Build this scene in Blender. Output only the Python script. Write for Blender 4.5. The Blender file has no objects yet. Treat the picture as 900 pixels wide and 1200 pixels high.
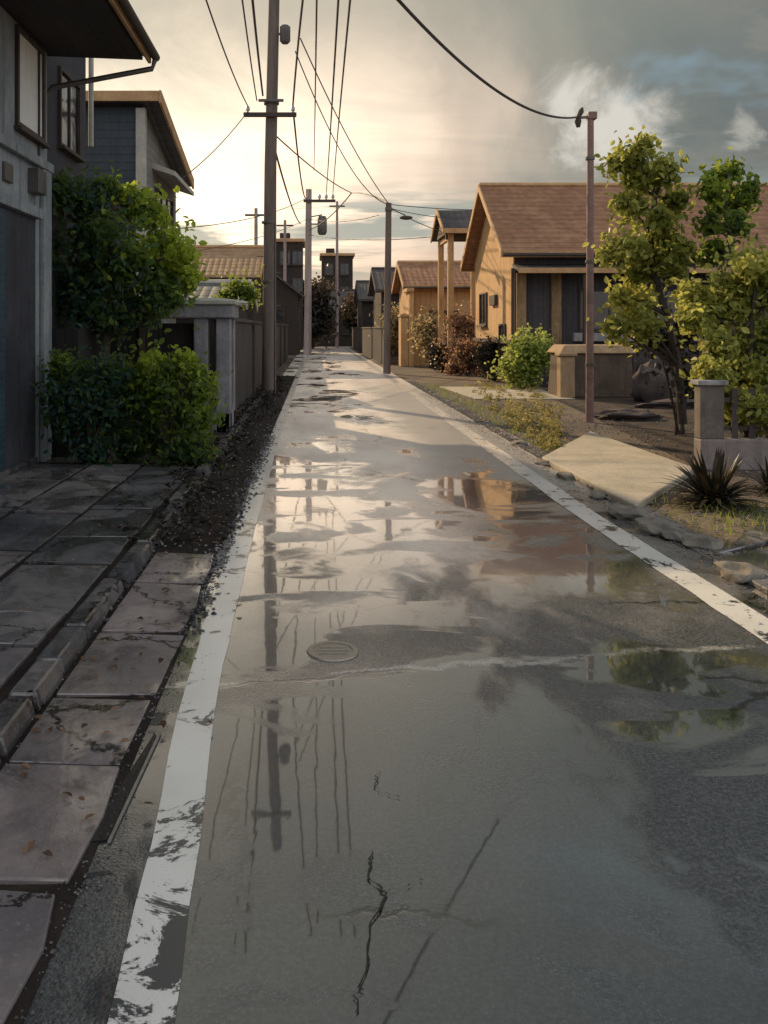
import bpy, math, random
from mathutils import Vector, noise as mnoise
random.seed(11)
R = math.radians
sc = bpy.context.scene
COL = sc.collection
H = 2.0            # eye height of the camera above the road
# ------------------------------------------------------------------ helpers
def P(px, py, d):
    return Vector(((px-370)*d/1000, d, H-(py-385)*d/1000))
def G(px, py, z=0.0):
    d = (H-z)*1000/(py-385)
    return Vector(((px-370)*d/1000, d, z))

def tag(o, label=None, cat=None, group=None, kind=None):
    if label: o['label'] = label
    if cat: o['category'] = cat
    if group: o['group'] = group
    if kind: o['kind'] = kind
    return o
def thing(name, loc, label, cat, group=None):
    o = bpy.data.objects.new(name, None); COL.objects.link(o)
    o.empty_display_size = .2
    o.location = loc; o['org'] = list(loc)
    return tag(o, label, cat, group)

class MB:
    def __init__(s): s.v=[]; s.f=[]; s.t=[]; s.sm=False
    def add(s, vs, fs):
        n=len(s.v); s.v += [tuple(v) for v in vs]; s.f += [tuple(i+n for i in f) for f in fs]; return s
    def box(s, x0,x1,y0,y1,z0,z1):
        return s.add([(x0,y0,z0),(x1,y0,z0),(x1,y1,z0),(x0,y1,z0),(x0,y0,z1),(x1,y0,z1),(x1,y1,z1),(x0,y1,z1)],
              [(0,3,2,1),(4,5,6,7),(0,1,5,4),(1,2,6,5),(2,3,7,6),(3,0,4,7)])
    def hexa(s, b, t):     # 4 bottom pts, 4 top pts
        return s.add(list(b)+list(t), [(0,3,2,1),(4,5,6,7),(0,1,5,4),(1,2,6,5),(2,3,7,6),(3,0,4,7)])
    def sheet(s, pts, th): # pts ccw polygon, extruded down by th
        n=len(pts); top=[tuple(p) for p in pts]; bot=[(p[0],p[1],p[2]-th) for p in top]
        fs=[tuple(range(n)), tuple(range(2*n-1,n-1,-1))]+[(i,i+n,(i+1)%n+n,(i+1)%n) for i in range(n)]
        return s.add(top+bot, fs)
    def flat(s, pts): return s.add(pts,[tuple(range(len(pts)))])
    def bar(s, a, b, w, h=None):
        h = h or w; a=Vector(a); b=Vector(b); d=(b-a).normalized()
        u = d.cross(Vector((0,0,1)));
        if u.length<1e-3: u=Vector((1,0,0))
        u.normalize(); v=u.cross(d).normalized(); u*=w/2; v*=h/2
        return s.hexa([a-u-v,a+u-v,a+u+v,a-u+v],[b-u-v,b+u-v,b+u+v,b-u+v])
    def tube(s, pts, rads, n=10, cap=True):
        pts=[Vector(p) for p in pts]
        if not isinstance(rads,(list,tuple)): rads=[rads]*len(pts)
        base=len(s.v); u=None
        for i,p in enumerate(pts):
            d=(pts[min(i+1,len(pts)-1)]-pts[max(i-1,0)]).normalized()
            if u is None:
                u=d.cross(Vector((0,0,1)))
                if u.length<1e-2: u=Vector((1,0,0))
            u=(u-d*u.dot(d)).normalized(); v=d.cross(u)
            for k in range(n):
                a=2*math.pi*k/n
                s.v.append(tuple(p+(u*math.cos(a)+v*math.sin(a))*rads[i]))
        for i in range(len(pts)-1):
            for k in range(n):
                a=base+i*n+k; b=base+i*n+(k+1)%n
                s.f.append((a,b,b+n,a+n))
        if cap:
            s.f.append(tuple(base+k for k in range(n))[::-1]); e=base+(len(pts)-1)*n
            s.f.append(tuple(e+k for k in range(n)))
        s.sm=True
        return s
    def cyl(s,x,y,z0,z1,r,n=16,r1=None): return s.tube([(x,y,z0),(x,y,z1)],[r,r if r1 is None else r1],n)
    def rock(s,c,r,seed,sub=2,amp=.3):
        import bmesh
        bm=bmesh.new(); bmesh.ops.create_icosphere(bm,subdivisions=sub,radius=1)
        vs=[]
        for v in bm.verts:
            k=1+amp*mnoise.noise(v.co*1.3+Vector((seed*7.1,seed*3.3,0)))+amp*.4*mnoise.noise(v.co*3.1+Vector((seed*5.1,1,0)))
            vs.append((c[0]+v.co.x*r[0]*k, c[1]+v.co.y*r[1]*k, c[2]+v.co.z*r[2]*k))
        bm.verts.index_update()
        s.add(vs,[tuple(v.index for v in f.verts) for f in bm.faces]); bm.free(); return s
    def build(s, name, mat, parent=None, bevel=0, smooth=None, org=None):
        if parent is not None and org is None: org=list(parent['org'])
        if org is None: org=[0,0,0]
        me=bpy.data.meshes.new(name)
        me.from_pydata([(a-org[0],b-org[1],c-org[2]) for a,b,c in s.v],[],s.f)
        me.materials.append(mat)
        if s.t:
            at=me.color_attributes.new('tint','FLOAT_COLOR','CORNER'); i=0
            buf=[]
            for fi,f in enumerate(s.f):
                for _ in f: t=s.t[fi]; buf += [t[0],t[1],t[2],1]
            at.data.foreach_set('color',buf)
        me.update()
        if smooth if smooth is not None else s.sm:
            me.shade_smooth()
            if hasattr(me,'set_sharp_from_angle'): me.set_sharp_from_angle(angle=R(45))
        o=bpy.data.objects.new(name,me); COL.objects.link(o)
        o['org']=org
        if parent is not None:
            o.parent=parent
        else: o.location=org
        if bevel:
            m=o.modifiers.new('bevel','BEVEL'); m.width=bevel; m.segments=2; m.limit_method='ANGLE'
        return o
def struct(name, mb, mat, bevel=0):
    return tag(mb.build(name,mat,None,bevel), kind='structure')

# ------------------------------------------------------------------ materials
class NT:
    def __init__(s, tree): s.t=tree; s.n=tree.nodes; s.l=tree.links
    def new(s, typ, **kw):
        n=s.n.new(typ)
        for k,v in kw.items():
            if k in n.bl_rna.properties: setattr(n,k,v)
        return n
    def link(s,a,b): s.l.new(a,b)
    def val(s,x,sock):
        if isinstance(x,(int,float)): sock.default_value=x
        elif isinstance(x,(tuple,list,Vector)):
            x=tuple(x)
            sock.default_value = x if len(sock.default_value)==len(x) else (x+(1,))[:len(sock.default_value)]
        else: s.l.new(x,sock)
    def m(s,op,a,b=None,c=None,clamp=False):
        n=s.n.new('ShaderNodeMath'); n.operation=op; n.use_clamp=clamp
        s.val(a,n.inputs[0])
        if b is not None: s.val(b,n.inputs[1])
        if c is not None: s.val(c,n.inputs[2])
        return n.outputs[0]
    def vm(s,op,a,b=None,out=0):
        n=s.n.new('ShaderNodeVectorMath'); n.operation=op; s.val(a,n.inputs[0])
        if b is not None:
            if op=='SCALE': s.val(b,n.inputs[3])
            else: s.val(b,n.inputs[1])
        return n.outputs[out]
    def noise(s,vec,scale,detail=5,rough=.55,dist=0,col=False):
        n=s.n.new('ShaderNodeTexNoise'); s.l.new(vec,n.inputs['Vector'])
        n.inputs['Scale'].default_value=scale; n.inputs['Detail'].default_value=detail
        n.inputs['Roughness'].default_value=rough; n.inputs['Distortion'].default_value=dist
        return n.outputs['Color' if col else 'Fac']
    def ss(s,x,a,b,lo=0,hi=1):
        n=s.n.new('ShaderNodeMapRange'); n.interpolation_type='SMOOTHSTEP'
        s.val(x,n.inputs[0]); s.val(a,n.inputs[1]); s.val(b,n.inputs[2]); s.val(lo,n.inputs[3]); s.val(hi,n.inputs[4])
        return n.outputs[0]
    def mix(s,f,a,b,mode='MIX'):
        n=s.n.new('ShaderNodeMix'); n.data_type='RGBA'; n.blend_type=mode
        s.val(f,n.inputs[0]); s.val(a,n.inputs[6]); s.val(b,n.inputs[7]); return n.outputs[2]
    def scale(s,vec,v):
        return s.vm('MULTIPLY',vec,v)
    def pos(s): return s.n.new('ShaderNodeNewGeometry').outputs['Position']
    def bump(s,h,strength,dist=.02):
        n=s.n.new('ShaderNodeBump'); n.inputs['Strength'].default_value=1; s.val(strength,n.inputs['Strength'])
        n.inputs['Distance'].default_value=dist; s.l.new(h,n.inputs['Height']); return n.outputs[0]
def newmat(name):
    m=bpy.data.materials.new(name); m.use_nodes=True
    nt=NT(m.node_tree); b=m.node_tree.nodes['Principled BSDF']
    return m,nt,b
def surf(name, c1, c2, rough=.75, scale=1.2, stretch=(1,1,1), streak=0, bump=.3, bscale=30, metallic=0, spec=.4, rough2=None, boards=None, stain=(.35,.33,.3)):
    m,nt,b=newmat(name); p=nt.pos(); ps=nt.scale(p,stretch)
    f=nt.ss(nt.noise(ps,scale,6,.6,.4),.3,.7)
    col=nt.mix(f,c1,c2)
    fine=nt.noise(ps,scale*9,4,.6)
    col=nt.mix(nt.ss(fine,.25,.75,0,.35),col,tuple(x*.55 for x in c1),'MIX')
    if streak:
        st=nt.noise(nt.scale(p,(5,5,.35)),1.4,6,.65)
        col=nt.mix(nt.ss(st,.48,.75,0,streak),col,tuple(a*b2 for a,b2 in zip(c1,stain)))
    h=nt.noise(ps,bscale,5,.6)
    if boards:
        ax,step=boards
        sp=nt.new('ShaderNodeSeparateXYZ'); nt.link(p,sp.inputs[0])
        w=nt.m('FRACT',nt.m('DIVIDE',sp.outputs[ax],step))
        g=nt.ss(w,0,.09)
        idn=nt.m('FLOOR',nt.m('DIVIDE',sp.outputs[ax],step))
        wn=nt.new('ShaderNodeTexWhiteNoise',noise_dimensions='1D'); nt.link(idn,wn.inputs['W'])
        col=nt.mix(nt.m('MULTIPLY',wn.outputs[0],.3),col,tuple(x*.6 for x in c1))
        col=nt.mix(nt.m('SUBTRACT',1,g),col,(.01,.009,.008))
        h=nt.m('ADD',nt.m('MULTIPLY',h,.3),g)
    nt.link(col,b.inputs['Base Color'])
    r2=rough2 if rough2 is not None else min(1,rough+.15)
    nt.link(nt.ss(f,0,1,rough,r2),b.inputs['Roughness'])
    b.inputs['Metallic'].default_value=metallic; b.inputs['Specular IOR Level'].default_value=spec
    if bump: nt.link(nt.bump(h,bump,.012),b.inputs['Normal'])
    return m

def slab_mat(name,c1,c2,*a,**k):
    m=surf(name,c1,c2,*a,**k); nt=NT(m.node_tree); b=m.node_tree.nodes['Principled BSDF']
    g=nt.new('ShaderNodeNewGeometry'); p=g.outputs['Position']; r=g.outputs['Random Per Island']
    src=b.inputs['Base Color'].links[0].from_socket
    col=nt.mix(1,src,nt.mix(nt.ss(r,0,1),(.62,.64,.68),(1.3,1.2,1.15)),'MULTIPLY')
    st=nt.noise(p,1.6,7,.68,.9); col=nt.mix(nt.ss(st,.5,.68,0,.75),col,(.022,.02,.02))
    col=nt.mix(nt.ss(nt.noise(p,34,4,.75),.55,.7,0,.4),col,(.3,.27,.25))
    v=nt.new('ShaderNodeTexVoronoi',feature='DISTANCE_TO_EDGE'); v.inputs['Scale'].default_value=.8
    nt.link(nt.vm('ADD',p,nt.scale(nt.noise(p,3,6,.7,0,True),(.6,.6,0))),v.inputs['Vector'])
    ck=nt.ss(v.outputs['Distance'],.014,.003); col=nt.mix(ck,col,(.01,.009,.009))
    nt.link(col,b.inputs['Base Color'])
    wet=nt.ss(nt.noise(nt.scale(p,(1,.6,1)),1.3,6,.62,.6),.46,.58)
    rs=b.inputs['Roughness'].links[0].from_socket
    mr=nt.new('ShaderNodeMix'); mr.data_type='FLOAT'; nt.link(wet,mr.inputs[0]); nt.link(nt.m('ADD',rs,.2),mr.inputs[2]); mr.inputs[3].default_value=.07
    nt.link(mr.outputs[0],b.inputs['Roughness'])
    nt.link(nt.ss(wet,0,1,0,.8),b.inputs['Coat Weight']); b.inputs['Coat IOR'].default_value=1.7; b.inputs['Coat Roughness'].default_value=.06
    return m
M={}
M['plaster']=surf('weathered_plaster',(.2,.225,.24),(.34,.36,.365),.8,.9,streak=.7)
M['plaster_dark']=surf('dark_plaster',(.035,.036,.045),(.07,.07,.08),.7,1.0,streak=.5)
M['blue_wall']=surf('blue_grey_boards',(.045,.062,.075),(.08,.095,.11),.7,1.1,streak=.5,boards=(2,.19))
M['lit_side_wall']=surf('lit_side_boards',(.2,.2,.19),(.3,.29,.26),.75,1.1,streak=.4,boards=(2,.19))  # paler copy of the boards: light painted onto the road side
M['shutter']=surf('blue_shutter',(.03,.06,.085),(.045,.08,.11),.45,1.5,boards=(2,.09),spec=.5)
M['soffit']=surf('dark_soffit_timber',(.03,.025,.024),(.055,.045,.04),.7,2,boards=(0,.15))
M['trim_dark']=surf('dark_brown_trim',(.05,.036,.028),(.09,.065,.05),.6,3,bump=.2)
M['trim_warm']=surf('warm_timber_trim',(.42,.24,.11),(.6,.38,.19),.65,3,bump=.2)
M['trim_pale']=surf('pale_weathered_trim',(.4,.38,.33),(.55,.52,.45),.7,3,bump=.2)
def tile_mat(name,c1,c2,ax_row='y',rough=.55):
    m,nt,b=newmat(name); p=nt.pos(); sp=nt.new('ShaderNodeSeparateXYZ'); nt.link(p,sp.inputs[0])
    a=sp.outputs[2]; w=nt.m('FRACT',nt.m('DIVIDE',a,.2)); g=nt.ss(w,0,.16)
    u=nt.m('FRACT',nt.m('DIVIDE',sp.outputs[0 if ax_row=='y' else 1],.3)); gu=nt.m('SINE',nt.m('MULTIPLY',u,math.pi))
    f=nt.noise(p,.8,6,.65,.5); f2=nt.noise(nt.scale(p,(3.3,3.3,5)),1,2,.5)
    col=nt.mix(nt.ss(f,.3,.7),c1,c2); col=nt.mix(nt.ss(f2,.35,.7,0,.45),col,tuple(x*.5 for x in c1))
    col=nt.mix(nt.m('MULTIPLY',nt.m('SUBTRACT',1,g),.75),col,tuple(x*.2 for x in c1))
    nt.link(col,b.inputs['Base Color']); b.inputs['Roughness'].default_value=rough
    h=nt.m('ADD',nt.m('MULTIPLY',g,.5),gu)
    nt.link(nt.bump(h,.5,.04),b.inputs['Normal']); return m
M['roof_brown']=tile_mat('brown_roof_tiles',(.27,.125,.06),(.36,.19,.1),rough=.8)
M['roof_dark']=tile_mat('dark_roof_tiles',(.05,.045,.045),(.09,.075,.07))
M['roof_warm']=tile_mat('warm_roof_tiles',(.3,.18,.09),(.42,.26,.14))
M['ochre']=surf('ochre_plaster',(.5,.3,.13),(.62,.40,.2),.8,1.1,streak=.7)
M['pillar_dim']=surf('stained_ochre_render',(.22,.14,.07),(.36,.24,.13),.8,1.4,streak=.8)
M['brown_wall']=surf('brown_boarded_wall',(.1,.07,.048),(.17,.12,.08),.75,1.3,streak=.4,boards=(0,.16))
M['front_wall']=surf('grey_brown_front_wall',(.055,.048,.055),(.1,.088,.095),.75,1.3,streak=.5,boards=(0,.2))
M['far_wall']=surf('far_brown_wall',(.032,.025,.02),(.06,.045,.035),.85,.8,bump=.1)
M['wood_pole']=surf('weathered_pole',(.13,.1,.085),(.22,.17,.14),.8,1.2,stretch=(6,6,.7),streak=.3)
M['conc_pole']=surf('concrete_pole',(.3,.24,.21),(.42,.34,.3),.8,1.2,stretch=(3,3,.6),streak=.4)
M['rust']=surf('rusty_steel_pole',(.2,.13,.11),(.32,.2,.17),.55,3,metallic=.3)
M['metal']=surf('dull_metal',(.12,.11,.1),(.2,.18,.17),.5,5,metallic=.6,bump=.1)
M['ceramic']=surf('brown_white_porcelain',(.5,.47,.42),(.62,.58,.52),.25,8,bump=0,spec=.6)
M['wire']=surf('black_cable_sheath',(.05,.042,.04),(.08,.065,.06),.6,3,bump=0)
M['concrete']=surf('grey_concrete',(.24,.235,.24),(.36,.35,.35),.8,1.3,streak=.6)
M['gate_conc']=surf('gateway_concrete',(.2,.2,.21),(.34,.33,.34),.85,1.6,streak=.7,bump=.5,bscale=12)
M['coping']=surf('pale_coping_stone',(.36,.36,.3),(.5,.49,.41),.8,2)
M['block_wall']=surf('dark_stained_block_wall',(.05,.042,.038),(.1,.085,.075),.85,1.2,streak=.6)
M['shade_black_wood']=surf('shade_black_timber',(.02,.018,.017),(.04,.035,.032),.8,2,boards=(0,.14))  # near black: deep shade painted into the timber
M['stone_tan']=surf('tan_stone',(.3,.2,.11),(.42,.29,.17),.85,2.2,streak=.5)
M['stone_brown']=surf('brown_stained_stone',(.08,.058,.042),(.15,.105,.075),.85,2.2,streak=.5)
M['rock']=surf('rough_pale_rock',(.13,.118,.1),(.25,.225,.18),.85,7,bump=.6,bscale=40)
M['rock_pink']=surf('pinkish_dark_rock',(.06,.046,.042),(.11,.085,.075),.85,5,bump=.6,bscale=30)
M['bark']=surf('dark_bark',(.045,.035,.028),(.09,.07,.055),.9,5,stretch=(3,3,.6),bump=.8,bscale=14)
M['slab_wet']=slab_mat('damp_concrete_slab',(.13,.12,.125),(.27,.235,.225),.18,1.4,bump=.35,bscale=18,rough2=.5,spec=.6)
M['slab_pave']=slab_mat('damp_pavement_slab',(.1,.098,.105),(.21,.2,.19),.25,1.1,bump=.35,bscale=16,rough2=.6,spec=.55)
M['slab_tan']=surf('dry_tan_concrete_slab',(.34,.3,.23),(.47,.41,.31),.7,1.6,bump=.3,bscale=20)
M['kerb_dark']=slab_mat('stained_kerb',(.07,.068,.07),(.15,.145,.14),.6,1.3,streak=.6)
M['gap']=surf('dark_wet_gap',(.012,.011,.013),(.02,.018,.02),.3,3)
M['mud']=surf('dark_mud',(.018,.014,.012),(.045,.034,.028),.75,4,bump=.9,bscale=25,spec=.15,rough2=.95)
M['moss']=surf('mossy_stone',(.08,.09,.05),(.16,.16,.1),.9,4,bump=.6)
def glass_mat():
    m,nt,b=newmat('window_glass'); p=nt.pos()
    nt.link(nt.mix(nt.ss(nt.noise(p,1.5,3),.35,.7),(.012,.013,.016),(.05,.05,.055)),b.inputs['Base Color'])
    b.inputs['Roughness'].default_value=.06; b.inputs['Specular IOR Level'].default_value=.8
    nt.link(nt.bump(nt.noise(p,2.2,2),.15,.02),b.inputs['Normal']); return m
M['glass']=glass_mat()
M['curtain']=surf('frosted_pale_glass',(.8,.79,.74),(.88,.86,.8),.7,2,stretch=(4,4,.5),bump=.05,spec=.3)

def leaf_mat(name, dark, mid, light, trans=.45):
    m,nt,b=newmat(name)
    a=nt.new('ShaderNodeAttribute',attribute_name='tint')
    sp=nt.new('ShaderNodeSeparateColor'); nt.link(a.outputs['Color'],sp.inputs[0])
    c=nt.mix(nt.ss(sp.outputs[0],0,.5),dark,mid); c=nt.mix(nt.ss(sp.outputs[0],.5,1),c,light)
    c=nt.mix(nt.m('MULTIPLY',sp.outputs[1],.35),c,(.05,.035,.015))
    nt.link(c,b.inputs['Base Color']); b.inputs['Roughness'].default_value=.45
    b.inputs['Specular IOR Level'].default_value=.35
    tr=nt.new('ShaderNodeBsdfTranslucent'); tc=nt.mix(.5,c,light,'MIX'); nt.link(nt.vm('SCALE',tc,1.5),tr.inputs[0])
    mx=nt.new('ShaderNodeMixShader'); mx.inputs[0].default_value=trans
    nt.link(b.outputs[0],mx.inputs[1]); nt.link(tr.outputs[0],mx.inputs[2])
    out=m.node_tree.nodes['Material Output']; nt.link(mx.outputs[0],out.inputs[0]); return m
M['leaf_green']=leaf_mat('green_leaves',(.012,.045,.035),(.075,.125,.02),(.36,.44,.05),.5)
M['leaf_teal']=leaf_mat('blue_green_leaves',(.01,.05,.062),(.05,.11,.035),(.38,.46,.05),.45)
M['leaf_yellow']=leaf_mat('yellow_green_leaves',(.035,.06,.012),(.17,.2,.035),(.50,.48,.12))
M['leaf_spring']=leaf_mat('fresh_green_leaves',(.035,.07,.01),(.15,.22,.03),(.42,.46,.13))
M['leaf_brown']=leaf_mat('russet_leaves',(.045,.025,.018),(.16,.09,.055),(.42,.26,.16))
M['leaf_tan']=leaf_mat('tan_leaves',(.06,.045,.02),(.24,.18,.09),(.48,.38,.2))
M['leaf_olive']=leaf_mat('olive_leaves',(.04,.04,.015),(.17,.15,.05),(.42,.36,.14))
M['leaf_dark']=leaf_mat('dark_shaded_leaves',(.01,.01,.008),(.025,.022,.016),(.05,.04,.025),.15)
M['leaf_far']=leaf_mat('far_brown_leaves',(.014,.012,.009),(.03,.025,.018),(.22,.15,.08),.1)

# ------------------------------------------------------------------ ground materials
def road_material():
    m,nt,b=newmat('wet_asphalt'); p=nt.pos()
    sp=nt.new('ShaderNodeSeparateXYZ'); nt.link(p,sp.inputs[0]); X,Y=sp.outputs[0],sp.outputs[1]
    agg=nt.noise(p,140,3,.7); n1=nt.noise(p,.75,6,.6,.6); n2=nt.noise(nt.scale(p,(1,.55,1)),1.9,5,.6,.8)
    fineagg=nt.new('ShaderNodeTexVoronoi'); fineagg.inputs['Scale'].default_value=75; nt.link(p,fineagg.inputs['Vector'])
    col=nt.mix(nt.ss(n1,.3,.7),(.05,.056,.062),(.095,.095,.096))
    gr=nt.noise(p,55,4,.75)
    col=nt.mix(nt.ss(agg,.44,.62,0,.6),col,(.24,.235,.225)); col=nt.mix(nt.ss(gr,.56,.42,0,.75),col,(.02,.021,.023))
    # newer, smoother repair in front of the seam
    wob=nt.m('MULTIPLY',nt.m('SUBTRACT',nt.noise(p,2.5,4),.5),.35)
    seam=nt.m('ADD',nt.m('SUBTRACT',Y,nt.m('ADD',4.86,nt.m('MULTIPLY',X,.17))),wob)
    near=nt.ss(seam,.02,-.02)
    col=nt.mix(nt.m('MULTIPLY',near,.3),col,(.06,.072,.08))
    # sun and sky glare painted pale into the road farther up
    glare_y=nt.m('ADD',Y,nt.m('MULTIPLY',nt.m('SUBTRACT',n1,.5),9))
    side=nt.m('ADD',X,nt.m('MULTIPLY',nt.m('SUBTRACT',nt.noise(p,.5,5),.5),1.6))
    glare_mask=nt.m('MULTIPLY',nt.m('MULTIPLY',nt.ss(glare_y,5.2,8.8),nt.m('MAXIMUM',nt.ss(side,2.1,1.2,.22,1),nt.ss(Y,20,36,0,.8))),nt.ss(nt.noise(nt.scale(p,(1,.3,1)),1.1,5,.6),.3,.55,.55,1))
    glare_col=nt.mix(nt.ss(nt.noise(nt.scale(p,(1,.4,1)),.9,4,.6),.4,.62),(.80,.72,.62),(.66,.54,.47))
    col=nt.mix(nt.m('MULTIPLY',glare_mask,.9),col,glare_col)
    # water film: pools (flat, mirror) and merely damp parts
    nw=nt.noise(nt.scale(p,(1,.5,1)),.62,5,.58,.5)
    pool=nt.ss(nw,.40,.52)
    lean=nt.ss(X,2.9,.2,0,.10)
    pool=nt.ss(nt.m('SUBTRACT',nt.m('ADD',nw,lean),nt.ss(Y,8,16,0,.11)),.47,.56)
    brk=nt.noise(nt.scale(p,(.8,1.5,1)),1.0,5,.52,.6)
    pool=nt.m('MULTIPLY',pool,nt.m('SUBTRACT',1,nt.m('MULTIPLY',nt.ss(brk,.52,.60),nt.ss(Y,4.2,5.6,.25,.9))))
    pool=nt.m('MAXIMUM',pool,nt.m('MULTIPLY',nt.ss(brk,.45,.38),nt.ss(Y,12,9)))
    damp=nt.ss(n2,.35,.7)
    rough=nt.m('ADD',nt.m('MULTIPLY',nt.m('SUBTRACT',1,pool),nt.m('MAXIMUM',nt.ss(damp,0,1,.34,.16),nt.ss(Y,7,12,0,.52))),.035)
    nt.link(rough,b.inputs['Roughness'])
    col=nt.mix(nt.m('MULTIPLY',pool,nt.ss(Y,7,11,.45,.25)),col,(.03,.03,.031))
    # cracks
    vr=nt.new('ShaderNodeTexVoronoi',feature='DISTANCE_TO_EDGE'); vr.inputs['Scale'].default_value=.55
    wv=nt.vm('ADD',p,nt.scale(nt.noise(p,2.2,5,.65,0,True),(.55,.55,0))); nt.link(wv,vr.inputs['Vector'])
    crack=nt.ss(vr.outputs['Distance'],.012,.003)
    cm=nt.ss(nt.noise(p,.5,2),.5,.6); crack=nt.m('MULTIPLY',crack,cm)
    sc_=nt.m('MULTIPLY',nt.ss(nt.m('ABSOLUTE',seam),.03,.008),1)
    col=nt.mix(nt.m('MULTIPLY',crack,.9),col,(.008,.008,.009))
    seam_glint=nt.m('MULTIPLY',nt.ss(nt.m('ABSOLUTE',nt.m('SUBTRACT',seam,.05)),.05,.012),nt.ss(nt.noise(p,1.7,5,.7),.40,.52))
    col=nt.mix(nt.m('MULTIPLY',seam_glint,nt.ss(gr,.35,.6,.2,.75)),col,(.42,.4,.37))  # pale line paints in the wet seam's bright reflection
    nt.link(col,b.inputs['Base Color'])
    b.inputs['IOR'].default_value=1.5; b.inputs['Specular IOR Level'].default_value=.5
    hgt=nt.m('ADD',nt.m('MULTIPLY',agg,.6),nt.m('MULTIPLY',fineagg.outputs['Distance'],.5))
    hgt=nt.m('SUBTRACT',nt.m('SUBTRACT',hgt,nt.m('MULTIPLY',crack,2)),nt.m('MULTIPLY',sc_,.8))
    st=nt.m('ADD',nt.m('MULTIPLY',nt.m('SUBTRACT',1,pool),.45),.05)
    bn=nt.bump(hgt,st,.008)
    big=nt.new('ShaderNodeBump'); big.inputs['Strength'].default_value=.32; big.inputs['Distance'].default_value=.01
    nt.link(nt.noise(nt.scale(p,(1,.5,1)),2.4,3,.5,.6),big.inputs['Height']); nt.link(bn,big.inputs['Normal'])
    nt.link(big.outputs[0],b.inputs['Normal'])
    # water film reflection
    b.inputs['Coat Weight'].default_value=0
    nt.link(nt.m('MAXIMUM',nt.ss(pool,0,1,.12,.9),nt.ss(Y,6,10,0,1)),b.inputs['Coat Weight'])
    b.inputs['Coat IOR'].default_value=2.4; nt.link(nt.m('MULTIPLY',rough,.8),b.inputs['Coat Roughness'])
    film=nt.new('ShaderNodeBump'); film.inputs['Strength'].default_value=.11; film.inputs['Distance'].default_value=.01
    nt.link(nt.noise(nt.scale(p,(1,.5,1)),2.1,3,.5,.6),film.inputs['Height'])
    f2=nt.new('ShaderNodeBump'); f2.inputs['Distance'].default_value=.008
    nt.link(nt.m('MULTIPLY',nt.m('SUBTRACT',1,pool),.35),f2.inputs['Strength']); nt.link(hgt,f2.inputs['Height']); nt.link(film.outputs[0],f2.inputs['Normal'])
    nt.link(f2.outputs[0],b.inputs['Coat Normal'])
    return m
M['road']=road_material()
def paint_material():
    m,nt,b=newmat('worn_white_road_paint'); p=nt.pos()
    agg=nt.noise(p,120,3,.7); n=nt.noise(p,3.5,8,.74,.6); n2=nt.noise(p,.45,3)
    sp=nt.new('ShaderNodeSeparateXYZ'); nt.link(p,sp.inputs[0])
    nearw=nt.ss(sp.outputs[1],3.9,2.5,0,.10); leftw=nt.ss(sp.outputs[0],1,0,0,1)
    wear=nt.ss(nt.m('ADD',nt.m('ADD',n,nt.m('MULTIPLY',nt.m('SUBTRACT',n2,.5),.12)),nt.m('MULTIPLY',nearw,leftw)),.565,.60)
    col=nt.mix(nt.ss(agg,.3,.75,0,.35),(.78,.76,.7),(.5,.48,.44))
    col=nt.mix(nt.ss(nt.noise(p,1.1,4),.4,.7,0,.35),col,(.42,.42,.4))
    col=nt.mix(wear,col,(.05,.052,.055))
    nt.link(col,b.inputs['Base Color']); b.inputs['Roughness'].default_value=.28
    b.inputs['Coat Weight'].default_value=.5; b.inputs['Coat Roughness'].default_value=.12
    nt.link(nt.bump(nt.m('SUBTRACT',nt.m('MULTIPLY',agg,.5),wear),.25,.005),b.inputs['Normal']); return m
M['paint']=paint_material()
def soil_material():
    m,nt,b=newmat('earth_and_gravel'); p=nt.pos()
    f=nt.noise(p,.35,6,.6,.5); g=nt.noise(p,22,5,.7); v=nt.new('ShaderNodeTexVoronoi'); v.inputs['Scale'].default_value=14; nt.link(p,v.inputs['Vector'])
    col=nt.mix(nt.ss(f,.35,.65),(.042,.033,.028),(.12,.086,.055))
    col=nt.mix(nt.ss(g,.4,.75,0,.6),col,(.26,.19,.12))
    nt.link(col,b.inputs['Base Color']); b.inputs['Roughness'].default_value=.8
    nt.link(nt.bump(nt.m('ADD',g,nt.m('MULTIPLY',v.outputs['Distance'],.8)),.8,.03),b.inputs['Normal']); return m
M['soil']=soil_material()

# ------------------------------------------------------------------ setting
def grid_sheet(x0,x1,ys,z):
    mb=MB()
    for a,b2 in zip(ys[:-1],ys[1:]): mb.flat([(x0,a,z),(x1,a,z),(x1,b2,z),(x0,b2,z)])
    return mb
struct('ground',MB().flat([(-600,-60,0),(600,-60,0),(600,900,0),(-600,900,0)]),M['soil'])
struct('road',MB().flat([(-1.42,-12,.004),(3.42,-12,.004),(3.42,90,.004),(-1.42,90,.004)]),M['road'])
struct('cross_road',MB().flat([(-60,90.0,.004),(60,90.0,.004),(60,95,.004),(-60,95,.004)]),M['road'])
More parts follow.
